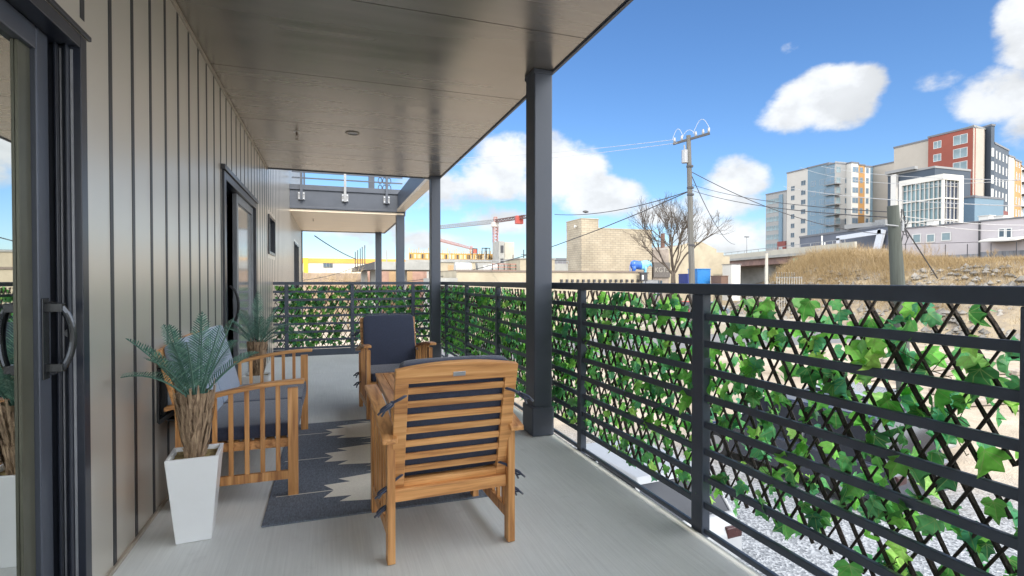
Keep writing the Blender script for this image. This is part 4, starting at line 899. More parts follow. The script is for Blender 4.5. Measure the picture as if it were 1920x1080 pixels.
# cars -----------------------------------------------------------
tyre = mat('tyre', (.015, .015, .016), .8); alloy = mat('alloy', (.45, .46, .48), .3, .9); headl = mat('lamp_lens', (.75, .75, .72), .12)
tailm = mat('tail_lens', (.035, .012, .012), .2)
carglass = mat('car_glass', (.015, .018, .026), .08, spec=.4)
def car(name, label, cat, loc, rz, paint, L=4.6, W=1.82, H=1.48, suv=False, group=None):
    t = thing(name, label, cat, loc, rz, group); hL = L / 2
    bh = .92 if suv else .80
    prof = [(-hL, .35), (-hL + .05, .28), (hL - .1, .24), (hL, .38), (hL - .02, .62), (hL - .25, .74), (hL - 1.15, bh), (-hL + .12, bh + .03), (-hL, .72)]
    # body: side profile lofted with tumblehome
    m = MB(); n = len(prof)
    for yy, sx in ((-W / 2, .97), (-W / 2 + .07, 1), (W / 2 - .07, 1), (W / 2, .97)):
        for x, z in prof: m.v.append((x * sx, yy, .28 + (z - .28) * (.94 if abs(yy) == W / 2 else 1)))
    for k in range(3):
        for i in range(n): m.f.append((k * n + i, k * n + (i + 1) % n, (k + 1) * n + (i + 1) % n, (k + 1) * n + i)); m.m.append(0)
    m.f += [tuple(range(n - 1, -1, -1)), tuple(3 * n + i for i in range(n))]; m.m += [0, 0]
    body = sub(m.build('body', paint, t, bevel=.035, seg=3, angle=20))
    # cabin
    fb = hL - 1.25; ft = hL - 1.95; rt = -hL + (.45 if suv else 1.0); rb = -hL + (.18 if suv else .45)
    def loft(x0, x1, x2, x3, z0, z1, w0, w1, mb, mi=0):
        mb.add([(x0, -w0, z0), (x1, -w0, z0), (x1, w0, z0), (x0, w0, z0), (x3, -w1, z1), (x2, -w1, z1), (x2, w1, z1), (x3, w1, z1)], [(0, 3, 2, 1), (4, 5, 6, 7), (0, 1, 5, 4), (1, 2, 6, 5), (2, 3, 7, 6), (3, 0, 4, 7)], mi)
    m = MB(); loft(rb, fb, ft, rt, bh - .01, H - .05, W / 2 - .07, W / 2 - .24, m); m.build('windows', carglass, t, bevel=.02)
    m = MB(); loft(rt - .02, ft + .02, ft - .1, rt + .1, H - .06, H, W / 2 - .235, W / 2 - .3, m); 
    wl = lambda z: (W / 2 - .07) + ((W / 2 - .24) - (W / 2 - .07)) * (z - bh) / (H - .05 - bh)
    for s in (-1, 1):
        for xa_, xb_ in ((rb, rt), (fb, ft)): m.bar((xa_, s * (W / 2 - .065), bh), (xb_, s * (W / 2 - .235), H - .05), .06, .04)
        mid = (fb + rb) / 2 - .05; m.bar((mid, s * (W / 2 - .062), bh), (mid - .05, s * (W / 2 - .232), H - .05), .07, .03)
    m.build('roof', paint, t, bevel=.015)
    for sx in (-1, 1):
        for sy in (-1, 1):
            c = Vector((sx * (hL - .85), sy * (W / 2 - .10), .33)); m = MB(); m.tube([c + Vector((0, -sy * .1, 0)), c + Vector((0, sy * .11, 0))], .33, 22); w_ = sub(m.build('wheel', tyre, t, bevel=.03))
            m = MB(); m.tube([c + Vector((0, sy * .105, 0)), c + Vector((0, sy * .118, 0))], .21, 18); m.build('rim', alloy, w_)
    for s in (-1, 1):
        m = MB(); m.box(hL - .14, hL - .03, s * (W / 2 - .3) - .2, s * (W / 2 - .3) + .2, .58, .70); m.build('headlight', headl, t, bevel=.02)
        m = MB(); m.box(-hL - .005, -hL + .1, s * (W / 2 - .2) - .14, s * (W / 2 - .2) + .14, .66, .82); m.build('tail_light', tailm, t, bevel=.02)
        m = MB(); m.box(fb - .18, fb - .05, s * (W / 2 + .06) - .09, s * (W / 2 + .06) + .09, bh + .02, bh + .16); m.build('mirror', paint, t, bevel=.02)
    m = MB(); m.box(hL - .03, hL + .004, -.5, .5, .40, .55); m.build('grille', dark, t)
    return t
wp = mat('white_car_paint', (.27, .285, .31), .4, coat=.15, var=.02, spec=.3); bp_ = mat('black_car_paint', (.018, .022, .035), .2, coat=.8, var=.1); sp_ = mat('silver_car_paint', (.40, .43, .47), .25, .5, coat=.5, var=.03); rp_ = mat('red_car_paint', (.35, .05, .03), .3, coat=.5)
G0 = GZ + .006
car('parked_car', 'white parked car directly below the railing between the two nearest posts', 'car', (4.5, 8.0, G0), R(94), wp, suv=True, L=4.2, H=1.5, W=1.75, group='cars parked on the lot')
car('parked_car', 'black parked utility car seen through the ivy right of the nearest post', 'car', (9.9, 9.0, G0), R(97), bp_, suv=True, H=1.72, L=4.8, W=1.9, group='cars parked on the lot')
car('parked_car', 'silver parked car beyond the black one behind the ivy', 'car', (12.9, 10.6, G0), R(97), sp_, group='cars parked on the lot')
car('parked_car', 'dark blue grey car in front of the blue dumpster', 'car', (*atd(1330, 560, 52).xy, G0 + .75), R(20), mat('bluegrey_paint', (.12, .16, .2), .3, coat=.5), group='cars parked on the lot')
car('parked_car', 'cream and red car at the foot of the utility pole', 'car', (*atd(1303, 560, 49).xy, G0 + .9), R(20), rp_, group='cars parked on the lot')
# raised forecourt those two stand on
m = MB(); q0 = atd(1180, 560, 40); m.box(q0.x, q0.x + 32, 34.9, 69, GZ - .4, GZ + .755); struct(m.build('forecourt', mat('forecourt_paving', (.42, .38, .31), .9, var=.15, scale=.7)))

# bare tree -------------------------------------------------------
bark = mat('bark', (.065, .05, .038), .9, var=.4, scale=8, stretch=(1, 1, .2))
def bare_tree(label, p, H, spread, seed, depth=7, r0=.28, group=None, name='bare_tree', col_=bark, fork=.30):
    t = mk(name, label, 'tree', p, group); rl = random.Random(seed); tr = MB(); br = MB()
    th = H * fork; tr.tube([(0, 0, -.3), (.02, 0, th * .5), (.0, 0, th)], [r0 * 1.25, r0 * .95, r0 * .8], 9); tr.build('trunk', col_, t, smooth=True)
    def grow(a, d, ln, r_, k):
        pts = [a]; dd = d.copy(); n = 4
        for i in range(n):
            dd = (dd + Vector((rl.gauss(0, .13), rl.gauss(0, .13), rl.gauss(.05, .1)))).normalized(); pts.append(pts[-1] + dd * ln / n)
        br.tube(pts, [r_ * (1 - .38 * i / n) for i in range(n + 1)], 6 if k > 4 else (4 if k > 2 else 3), cap=False)
        if k <= 0: return
        nb_ = 3 if rl.random() < .68 else 2
        for j in range(nb_):
            ax = Vector((rl.gauss(0, 1), rl.gauss(0, 1), rl.gauss(0, .4))); ax = (ax - dd * ax.dot(dd)).normalized(); an = rl.uniform(.25, .75) if j else rl.uniform(.05, .35)
            nd = (dd * math.cos(an) + ax * math.sin(an)); nd.z += .06; grow(pts[-1] if j < 2 else pts[2], nd.normalized(), ln * rl.uniform(.66, .86), r_ * (.62 if j else .68), k - 1)
    nl = 5
    for i in range(nl):
        a = 6.283 * i / nl + rl.uniform(-.4, .4); s_ = spread * rl.uniform(.7, 1.15); grow(Vector((0, 0, th * (.82 + .18 * (i % 2)))), Vector((math.cos(a) * s_, math.sin(a) * s_, 1)).normalized(), H * .24, r0 * .5, depth - 1)
    br.build('branches', col_, t)
    return t
bare_tree('large bare tree standing just left of the tall utility pole', atd(1262, 555, 58) * 1.0, 10.0, .72, 33, depth=7, r0=.27, fork=.28)

# dry brush on the bank ----------------------------------------
def brush():
    m = MB(); rl = random.Random(3)
    def blade(x, y, z, h, lean, w_):
        a = rl.uniform(0, 6.283); d = Vector((math.cos(a), math.sin(a), 0)); l = Vector((rl.gauss(0, lean), rl.gauss(0, lean), 1)).normalized() * h
        k = len(m.v); p = Vector((x, y, z - .1)); m.v += [tuple(p - d * w_), tuple(p + d * w_), tuple(p + l * .6 + d * w_ * .8), tuple(p + l * .6 - d * w_ * .8), tuple(p + l)]
        m.f += [(k, k + 1, k + 2, k + 3), (k + 3, k + 2, k + 4)]; m.m += [0, 0]
    clumps = [(rl.uniform(38, 57), rl.uniform(20, 55)) for _ in range(1500)]
    for cx, cy in clumps:
        if cx / cy < 1.02: continue
        z = hz(cx, cy); s = (z - GZ) / 6; big = rl.random()
        # tall scrub along the left shoulder of the bank, low grass to the right
        rt = cx / cy; tall = 1 if rt < 1.45 else (.4 if rt < 1.6 else .1)
        if s < .3 and rl.random() < .75: continue
        n = int(26 + 46 * s); rr = rl.uniform(.3, 1.1)
        for _ in range(n):
            x = cx + rl.gauss(0, rr); y = cy + rl.gauss(0, rr); h = rl.uniform(.35, 1.0) * (.5 + .95 * s * tall) * (1.5 if big > .85 else 1)
            blade(x, y, hz(x, y), h, .45, rl.uniform(.005, .013))
    return tag(m.build('dry_brush', leafmat('straw', [(.20, .13, .06), (.36, .26, .13), (.27, .19, .10), (.44, .34, .19), (.14, .10, .06)], .3, veins=False, rough=.9)), 'tangled dry straw coloured brush covering the bank', 'brush', kind='stuff')
brush()
strawb = mat('pale_twig', (.45, .33, .19), .9, var=.3)
for i, (u, D, H_, lab) in enumerate([(1622, 52, 2.6, 'pale leafless shrub on top of the dry bank left of the wooden pole'), (1640, 50, 2.9, 'taller pale leafless shrub close to the left side of the wooden pole'), (1742, 47, 2.6, 'wide pale leafless bush on the bank right of the wooden pole'), (1722, 49, 2.1, 'small pale leafless bush close to the right side of the wooden pole'), (1860, 42, 1.2, 'low leafless bush by the wire fence at the right')]):
    q = atd(u, 500, D); zg = hz(q.x, q.y); bare_tree(lab, (q.x, q.y, zg), H_, 1.3, 40 + i, depth=5, r0=.035, group='leafless shrubs on the bank', name='shrub', col_=strawb, fork=.12)
rk = MB(); rl = random.Random(9)
for _ in range(1400):
    x = rl.uniform(36, 48); y = rl.uniform(18, 52); s = rl.uniform(.08, .42); z = hz(x, y)
    o_ = len(rk.v); pts = [Vector((rl.uniform(.7, 1.2) * a, rl.uniform(.7, 1.2) * b, rl.uniform(.6, 1.1) * c)) * s for a, b, c in ((1, 0, 0), (-1, 0, 0), (0, 1, 0), (0, -1, 0), (0, 0, .8), (0, 0, -.8))]
    rk.v += [tuple(p + Vector((x, y, z))) for p in pts]; rk.f += [tuple(o_ + i for i in f) for f in ((0, 2, 4), (2, 1, 4), (1, 3, 4), (3, 0, 4), (2, 0, 5), (1, 2, 5), (3, 1, 5), (0, 3, 5))]; rk.m += [0] * 8
tag(rk.build('rubble', mat('bank_rock', (.25, .235, .215), .95, var=.55, scale=.7)), 'grey rubble scattered along the foot of the bank', 'rubble', kind='stuff')
# rail ties piled at the lot edge
rl = random.Random(31)
TL = [w_ + ' weathered timber baulk ' + p_ for p_ in ('nearest the camera on the sandy lot behind the ivy', 'in the middle rows on the sandy lot', 'in the rows farthest from the balcony') for w_ in ('first', 'second', 'third', 'fourth', 'last')]
for i in range(14):
    x = 22 + rl.uniform(-1, 9); y = 12 + i * .55 + rl.uniform(-.2, .2); t = MB(); a = R(rl.uniform(-14, 10)); dx_, dy_ = math.cos(a) * 2.2, math.sin(a) * 2.2
    t.bar((-dx_, -dy_, .12), (dx_, dy_, .12), .24, .2); o = t.build('timber', mat('grey_timber', (.40, .34, .29), .9, var=.3, scale=3, stretch=(.3, 3, 3)), bevel=.02); o.location = (x, y, GZ + .02)
    tag(o, TL[i], 'timber', 'timber baulks lying on the sandy lot')

# utility poles ----------------------------------------------------
woodp = mat('pole_wood', (.085, .098, .085), .85, var=.35, scale=5, stretch=(3, 3, .15), bump=.4, bscale=30)
D0 = 31.; pt_ = atd(1291, 254, D0); pb = atd(1297.5, 530, D0)
up_ = mk('utility_pole', 'tall slender utility pole with crossarm, transformer and looping wires', 'utility pole', (pb.x, pb.y, GZ))
dirp = (pt_ - pb); base = pb + dirp * ((GZ - pb.z) / dirp.z)
m = MB(); m.tube([base, (base + pt_) / 2, pt_], [.19, .165, .125], 12); m.build('pole', mat('pole_grey', (.30, .29, .27), .8, var=.35, scale=6, stretch=(3, 3, .1)), up_, world=True)
ca_ = atd(1262, 270, D0 + .3); cb_ = atd(1331, 250, D0 - .5)
m = MB(); m.bar(ca_, cb_, .1, .13); m.build('crossarm', dark, up_, world=True)
for i, f in enumerate((.04, .24, .62, .82, .97)):
    p = ca_.lerp(cb_, f); m = MB(); m.tube([p, p + Vector((0, 0, .16)), p + Vector((0, 0, .34))], [.03, .075, .05], 8); m.build('insulator', mat('porcelain', (.22, .22, .23), .3), up_, world=True)
for i, (f0, f1, h_) in enumerate(((-.02, .28, .55), (.55, 1.0, .7), (.25, .6, .3))):
    a_, b_ = ca_.lerp(cb_, f0), ca_.lerp(cb_, f1); m = MB(); m.tube([a_.lerp(b_, q / 12) + Vector((0, 0, .25 + h_ * math.sin(math.pi * q / 12))) for q in range(13)], .012, 5); m.build('jumper_wire', cablel, up_, world=True)
p = atd(1284, 292, D0); m = MB(); m.cyl((p.x, p.y), .19, p.z - .42, p.z + .32, 14); m.tube([p + Vector((0, 0, .3)), p + Vector((-.05, 0, .62))], .05, 6); m.build('transformer', galv, up_, world=True)
m = MB()
for vv in (312, 352, 365, 460): p = atd(1292 + (vv - 254) * .024, vv, D0); m.cyl((p.x, p.y), .2, p.z - .05, p.z + .05, 10)
m.build('bands', dark, up_, world=True)
wpb = atd(1684, 545, 13.2); wpt = atd(1674, 386, 13.2)
wo = mk('utility_pole', 'thick weathered greenish wooden pole cut off flat, leaning at the right', 'utility pole', (wpb.x, wpb.y, GZ))
dirp = wpt - wpb; base = wpb + dirp * ((GZ - wpb.z) / dirp.z)
m = MB(); m.tube([base, wpb, (wpb + wpt) / 2, wpt], [.175, .155, .14, .125], 18); m.build('pole', woodp, wo, world=True)
m = MB(); rl = random.Random(4)
for k in range(9):
    a_ = atd(1688 + rl.uniform(0, 8), 392 + k * 6, 13.1); m.tube([a_, a_ + Vector((rl.uniform(.0, .2), 0, rl.uniform(-.16, .1))), a_ + Vector((rl.uniform(-.05, .22), 0, -.25))], .012, 5)
m.build('wire_bundle', cable, wo, world=True)
m = MB(); p = atd(1686, 424, 13.1); m.tube([p, p + Vector((-.5, 0, .02))], .02, 6); m.cyl((p.x + .1, p.y), .05, p.z - .12, p.z + .12, 8); m.build('bracket', galv, wo, world=True)

def wire(a, b, sag, r_, mtl, lab, n=16, grp='overhead wires crossing the view'):
    a, b = Vector(a), Vector(b); m = MB(); m.tube([a.lerp(b, i / n) - Vector((0, 0, sag * 4 * (i / n) * (1 - i / n))) for i in range(n + 1)], r_, 5)
    o = m.build('power_line', mtl); return tag(o, lab, 'power line', grp)
J = atd(1296, 357, D0)
def ppx(u, v, D): return atd(u, v, D)
wire(ppx(1262, 262, D0), ppx(820, 296, 60), .3, .014, cablel, 'upper thin pale wire running left from the pole top across the big cloud')
wire(ppx(1270, 268, D0), ppx(820, 309, 60), .3, .014, cablel, 'second thin pale wire just under the uppermost one on the left')
wire(J, ppx(1040, 402, 48), .5, .028, cable, 'cable with a splice box running left from the middle of the pole')
wire(J, ppx(560, 508, 70), 3.2, .03, cable, 'dark cable dropping from the pole to the low left across the block building')
wire(ppx(1296, 322, D0), ppx(1690, 440, 38), .9, .022, cable, 'dark wire crossing the others right of the pole, steepest of the three')
wire(ppx(1297, 346, D0), ppx(1676, 398, 13.6), .25, .012, cable, 'upper dark wire from the pole to the wooden pole')
wire(ppx(1297, 357, D0), ppx(1676, 408, 13.6), .25, .014, cable, 'lower dark wire from the pole to the wooden pole')
wire(ppx(1297, 330, D0), ppx(1378, 458, 70), 1.0, .025, cable, 'long drop wire falling from the pole towards the bridge')
wire(ppx(1470, 350, 60), ppx(1960, 388, 22), .35, .024, cablel, 'bright wire crossing in front of both apartment blocks')
wire(ppx(1540, 312, 60), ppx(1960, 338, 22), .35, .018, cablel, 'highest bright wire crossing the glass office and the tower')
wire(ppx(1500, 314, 60), ppx(1960, 334, 24), .9, .016, cablel, 'bright wire just under the highest one at the right')
wire(ppx(1690, 405, 13.4), ppx(1960, 421, 20), .1, .010, cablel, 'lower bright wire running right from the wooden pole')
wire(ppx(1690, 412, 13.4), ppx(1960, 426, 20), .2, .010, cablel, 'lowest bright wire running right from the wooden pole')
wire(ppx(1700, 432, 13.2), ppx(1758, 522, 14.5), 0, .016, cable, 'guy wire anchored in the bank right of the wooden pole')
wire(ppx(590, 442, 26), ppx(668, 486, 40), .1, .03, cable, 'short dark cable at far left under the tan ceiling')
wire(ppx(560, 526, 40), ppx(668, 500, 44), .2, .02, cable, 'thin dark cable in front of the yellow and white building')
t = MB(); p = ppx(1098, 397, 45); t.tube([p - Vector((.25, 0, 0)), p, p + Vector((.25, 0, 0))], [.06, .12, .06], 8); tag(t.build('splice_box', dark), 'small dark splice box hanging on the cable above the block building', 'splice box')

# ------------------------------------------------ apartments on the terrace
cw = mat('warm_white_render', (.52, .50, .47), .8, var=.05, scale=.2); cb2 = mat('steel_blue_render', (.17, .27, .36), .75, var=.05, scale=.2); cgr = mat('grey_render', (.34, .345, .35), .8, var=.05, scale=.2)
cor = mat('orange_render', (.62, .34, .12), .8, var=.06, scale=.2); cred = mat('brick_red_render', (.27, .065, .042), .8, var=.08, scale=.2); cnv = mat('dark_slate_render', (.07, .10, .145), .75, var=.08, scale=.2); cbe = mat('beige_render', (.44, .40, .35), .8, var=.05, scale=.2); cdr = mat('maroon_render', (.20, .055, .05), .8); cwh = mat('bright_render', (.72, .70, .66), .8, var=.04, scale=.2)
capm = mat('parapet_cap', (.10, .105, .12), .6); winf = mat('pane_light', (.26, .36, .40), .25, spec=.25, var=.35, scale=.3)
TB = 2.6
bwin = mat('blue_pane', (.10, .16, .22), .2, spec=.25)
slim = mat('slim_frame', (.22, .235, .25), .6)
def slab(root, mtl, P, Q, z1, dep, z0=TB, name='wall', cap=True, capm_=None, nv=None):
    """wall block whose front runs P->Q (world xy), going back dep to the left-hand normal"""
    P = Vector((P[0], P[1], 0)); Q = Vector((Q[0], Q[1], 0)); d_ = (Q - P); n_ = Vector((d_.y, -d_.x, 0)).normalized()
    if n_.dot(Vector((P.x, P.y, 0)).normalized()) < 0: n_ = -n_
    bk = n_ if nv is None else Vector((*nv, 0)); m = MB(); a, b, c_, e = P, Q, Q + bk * dep, P + bk * dep
    vs = [(*p.xy, z) for z in (z0, z1) for p in (a, b, c_, e)]; m.add(vs, [(3, 2, 1, 0), (4, 5, 6, 7), (0, 1, 5, 4), (1, 2, 6, 5), (2, 3, 7, 6), (3, 0, 4, 7)]); o = m.build(name, mtl, root, world=True)
    if cap:
        m = MB(); k = -n_ * .15; e_ = d_.normalized() * .12
        vs = [(*p.xy, z) for z in (z1 + .001, z1 + .45) for p in (a + k - e_, b + k + e_, c_ + e_, e - e_)]; m.add(vs, [(3, 2, 1, 0), (4, 5, 6, 7), (0, 1, 5, 4), (1, 2, 6, 5), (2, 3, 7, 6), (3, 0, 4, 7)]); m.build('parapet', capm_ or capm, root, world=True)
    return (P, d_, n_)
def wins(root, fr, cols, zs, w_, h_, mtl, frame=True, shared={}):
    """windows set into a front: each one a frame part with its pane"""
    P, d_, n_ = fr; L = d_.length; dn_ = d_ / L; ang = math.atan2(dn_.y, dn_.x); key = (w_, h_, mtl.name, frame)
    if key not in shared:
        m = MB(); b = .09
        m.box(-w_ / 2 - b, w_ / 2 + b, -.06, .1, -h_ / 2 - b, -h_ / 2); m.box(-w_ / 2 - b, w_ / 2 + b, -.06, .1, h_ / 2, h_ / 2 + b); m.box(-w_ / 2 - b, -w_ / 2, -.06, .1, -h_ / 2, h_ / 2); m.box(w_ / 2, w_ / 2 + b, -.06, .1, -h_ / 2, h_ / 2); m.box(-.04, .04, -.05, .1, -h_ / 2, h_ / 2)
        m.box(-w_ / 2, w_ / 2, -.03, -.02, -h_ / 2, h_ / 2, 1)
        me = bpy.data.meshes.new('window'); me.from_pydata(m.v, [], m.f); me.materials.append(wwhite if frame else slim); me.materials.append(mtl); me.polygons.foreach_set('material_index', m.m); shared[key] = me
    flip = n_.dot(Vector((-dn_.y, dn_.x, 0))) < 0
    for c_ in cols:
        for z in zs:
            o = bpy.data.objects.new('window', shared[key]); col.objects.link(o); o.parent = root; o.location = P + d_ * c_ + Vector((0, 0, z)) - WLOC[root.name]; o.rotation_euler = (0, 0, ang + (math.pi if flip else 0))
X1_ = 155.
def yx(u, X=X1_): return (X, onx(u, 400, X).y)
a1 = mk('apartment_block', 'long apartment block in white, pale blue and orange, the left one of the two', 'building', (X1_, 130, TB))
zt = 39.6; fl = [7.5 + 3.3 * i for i in range(10)]
f = slab(a1, cgr, yx(1436), yx(1474.5), 33.4, 20); wins(a1, f, (.12, .3, .5, .68), fl[:8], 1.6, 1.7, winf, False)
f = slab(a1, cb2, (X1_ - .5, yx(1462)[1]), (X1_ - .5, yx(1468)[1]), 32.5, .49, 13, cap=False); 
f = slab(a1, cdr, (X1_ - .6, yx(1460)[1]), (X1_ - .6, yx(1475)[1]), 15.5, .59, cap=False); wins(a1, f, (.4,), (6, 9.3, 12.6), 1.2, 1.5, winf)
f = slab(a1, cw, yx(1475), yx(1514), zt, 22); wins(a1, f, (.30,), fl[:9], 1.4, 1.5, wglass, False); wins(a1, f, (.80,), [z + 1.2 for z in fl[:9]], 1.7, 1.5, wglass, False)
f = slab(a1, cb2, yx(1514), yx(1553), zt + .1, 22); wins(a1, f, (.28, .70), [z + .2 for z in fl[:9]], 1.7, 1.6, bwin, False)
f = slab(a1, cb2, (X1_ - .8, yx(1553)[1]), (X1_ - .8, yx(1568)[1]), zt - .6, 22, name='corner_bay')
wins(a1, f, (.45,), fl[:10], 3.0, 1.9, bwin, False)
Yc = yx(1568)[1]
for z in fl[:9]:
    m = MB(); m.box(X1_ - 1.7, X1_ + 1.2, Yc - 1.3, Yc + 3.5, z - 1.55, z - 1.38); m.tube([(X1_ - 1.65, Yc + 3.4, z - .5), (X1_ - 1.65, Yc - 1.25, z - .5), (X1_ + 1.1, Yc - 1.25, z - .5)], .05, 4); m.build('balcony', mat('balcony_grey', (.28, .28, .29), .6), a1, world=True)
def xy_(u, Y): return (ony(u, 400, Y).x, Y)
f = slab(a1, cgr, (X1_ - .78, Yc - .08), xy_(1596, Yc - .08), zt + .2, .07, cap=False); wins(a1, f, (.7,), fl[:9], 1.3, 1.7, wglass, False)
wins(a1, f, (.2,), fl[:10], 1.7, 1.8, winf, False)
for (ua, ub, mt_, zz, zlo) in ((1596, 1609, cwh, zt - .4, TB), (1609, 1621, cor, zt - .9, 20), (1621, 1631, cwh, zt - 1.3, TB)):
    f = slab(a1, mt_, xy_(ua, Yc - .3 - .001 * ua), xy_(ub, Yc - .3 - .001 * ua), zz, 8, zlo); wins(a1, f, (.33, .75) if ub - ua > 12 else (.45,), [z for z in fl if z > zlo + 1], 1.0, 1.6, bwin, False)
f = slab(a1, cdr, xy_(1609, Yc - .45), xy_(1621, Yc - .45), 20, 7, cap=False); wins(a1, f, (.45,), fl[:4], 1.1, 1.7, wglass)
f = slab(a1, cbe, (xy_(1632, Yc)[0] + 1, Yc + 20), (xy_(1632, Yc)[0] + 1, onx(1690, 400, xy_(1632, Yc)[0] + 1).y), zt - .5, 14); wins(a1, f, (.38, .62), fl[:9], 1.7, 1.9, dark)

# tower at the right
X2 = 150.
a2_ = mk('apartment_tower', 'tall apartment tower with brick red front and slate and orange side at far right', 'building', (X2, 87, TB))
zt2 = 38.7; f2 = [6.3 + 3.35 * i for i in range(10)]
slab(a2_, cbe, yx(1675, X2), yx(1745, X2), 38.4, 18)
f = slab(a2_, cred, (X2 - 1.2, yx(1745, X2)[1]), (X2 - 1.2, yx(1828, X2)[1]), zt2, 1.18)
slab(a2_, cbe, yx(1745, X2), yx(1828, X2), zt2, 3, cap=False)
wins(a2_, f, (.22,), f2[7:10], 1.7, 1.7, winf); wins(a2_, f, (.74,), f2[3:10], 3.0, 2.2, winf)
Y2 = yx(1829, X2)[1]
f = slab(a2_, cbe, (X2 - 1.1, Y2), (xy_(1854, Y2)[0], Y2 + 1.0), 38.9, 8, capm_=cgr, nv=(0.3, 1)); wins(a2_, f, (.8,), f2[1:9], .7, 1.9, wwhite)
c0 = xy_(1853, Y2); c1 = xy_(1863, Y2 - .4)
f = slab(a2_, cnv, (c0[0], c0[1] - .4), (c1[0], c1[1]), 39.6, 8, nv=(.3, 1)); wins(a2_, f, (.5,), f2[1:9], .7, 1.9, wwhite)
def dirpt(u, D): p = atd(u, 400, D); return (p.x, p.y)
q0 = dirpt(1863, 133.4); q1 = dirpt(1890, 141); q2 = dirpt(1901, 143.2); q3 = dirpt(1914, 147); q4 = dirpt(1919, 148.5)
f = slab(a2_, cnv, q0, q1, 35.6, 12, nv=(.3, 1)); wins(a2_, f, (.14, .36, .60, .84), f2[1:9], .8, 1.8, wwhite)
f = slab(a2_, cdr, (q0[0] + 2.2, q0[1] + .45), (q1[0] - .3, q1[1] - .25), 19.5, .4, 12.5, cap=False)
f = slab(a2_, cwh, q1, q2, 34.2, 12, nv=(.3, 1)); wins(a2_, f, (.4, .75), f2[:9], .7, 1.7, winf)
f = slab(a2_, cor, q2, q3, 33.8, 12, nv=(.3, 1)); wins(a2_, f, (.3, .7), f2[:9], .9, 1.7, wglass)
slab(a2_, cwh, q3, q4, 32.8, 12, nv=(.3, 1))
for z in f2[:9]:
    m = MB(); m.box(q3[0] + .5, q3[0] + 3.2, q3[1] - 1.2, q3[1] + 2, z - 1.5, z - 1.1); m.build('balcony', dark, a2_, world=True)
lo2 = mk('blue_annex', 'flat steel blue annex between the glass office and the apartment tower', 'building', (138, 79, TB))
slab(lo2, cb2, (136, yx(1800, 136)[1]), (136, yx(1827, 136)[1]), 19.8, 10); f = slab(lo2, mat('deep_blue_render', (.11, .19, .28), .75), (136, yx(1827, 136)[1] - .02), (xy_(1850, 78)[0], yx(1827, 136)[1] + .6), 19.9, 8)
# glass office
X3 = 105.
go_ = mk('glass_office', 'white framed office building with a glazed corner in front of the red tower', 'building', (X3, 68, TB))
zt3 = 20.6; ya = yx(1692, X3)[1]; yb = yx(1767, X3)[1]; xe = xy_(1800, yb)[0]
m = MB(); m.box(X3 + .3, xe, yb + .3, ya, TB, zt3 - 1); m.build('glazing', mat('curtain_glass', (.14, .22, .25), .12, .1, .3, .15, spec=.3), go_, world=True)
m = MB(); m.box(X3 + .3, xe - .6, yb + .2, yb + .299, TB, zt3 - 1.2); m.build('dark_glazing', mat('dark_curtain_glass', (.02, .028, .05), .15, spec=.3), go_, world=True)
m = MB(); m.box(X3 - .2, xe + .6, yb - .2, ya + .6, zt3 - 1.0, zt3); m.box(X3 - .2, X3 + .25, ya, ya + .6, TB, zt3 - 1); m.box(xe - .6, xe + .6, yb - .2, yb + .19, TB, zt3 - 1); m.box(X3 - .1, X3 + .4, yb - .1, yb + .19, TB, zt3 - 1); m.build('white_frame', cwh, go_, world=True)
fz = [4.6 + 3.9 * i for i in range(4)]
for z in fz: m = MB(); m.box(X3 - .05, X3 + .29, yb + .2, ya, z - .12, z + .1); m.box(X3 + .41, xe - .6, yb - .05, yb + .19, z - .12, z + .1); m.build('floor_band', cwh, go_, world=True)
m = MB()
for i in range(1, 9): y = yb + (ya - yb) * i / 9; m.box(X3 + .02, X3 + .285, y - .045, y + .045, TB, zt3 - 1)
for i in range(1, 4): x = X3 + (xe - X3) * i / 4.4; m.box(x - .035, x + .035, yb, yb + .19, TB, zt3 - 1)
for k in range(4):
    z = fz[k] + 2.2; m.box(X3 + .06, X3 + .285, yb + .2, ya, z - .03, z + .03); m.box(X3 + .41, xe - .6, yb + .03, yb + .19, z - .03, z + .03)
m.build('mullions', cwh, go_, world=True)
# slate hall with a pilaster between the blocks
sh = mk('slate_hall', 'dark slate hall with one pale pilaster between the two apartment blocks', 'building', (128, 95, TB))
f = slab(sh, cnv, yx(1664, 128), yx(1752, 128), 26.5, 12, capm_=cgr); m = MB(); y0_, y1_ = yx(1684, 128)[1], yx(1674, 128)[1]; m.box(127.2, 127.95, y0_, y1_, TB, 26.6); m.build('pilaster', cwh, sh, world=True)
m = MB(); m.box(127, 128, yx(1720, 128)[1], yx(1664, 128)[1], 26.95, 27.6); m.build('canopy_roof', cgr, sh, world=True)
# low grey hall with white angular frame
gh = mk('low_hall', 'low slate blue hall with a slanting white door frame above the dry bank', 'building', (100, 85, TB))
f = slab(gh, mat('hall_slate', (.13, .15, .20), .7, var=.1, scale=.3), yx(1500, 112), yx(1670, 104), 12.0, 12, capm_=capm)
yA, yB = yx(1583, 105)[1], yx(1655, 105)[1]
for (p, q, th) in (((103.5, yA, 2.6), (103.5, yA, 10.4), .8), ((103.5, yA + .4, 10.4), (103.5, yB - 1, 11.0), .9), ((103.5, yB - 1, 11.4), (103.5, yB + 1.2, 2.6), 1.3)): m = MB(); m.bar(p, q, .6, th, up=(0, 1, 0) if p[1] == q[1] else (0, 0, 1)); m.build('door_frame', mat('frame_white', (.5, .53, .6), .7), gh, world=True)
m = MB(); m.box(106, 109, yx(1640, 107)[1], yx(1590, 107)[1], 12.5, 13.4); m.box(112, 116, yx(1660, 112)[1], yx(1640, 112)[1], 12.5, 14.4); m.build('roof_units', cgr, gh, world=True)
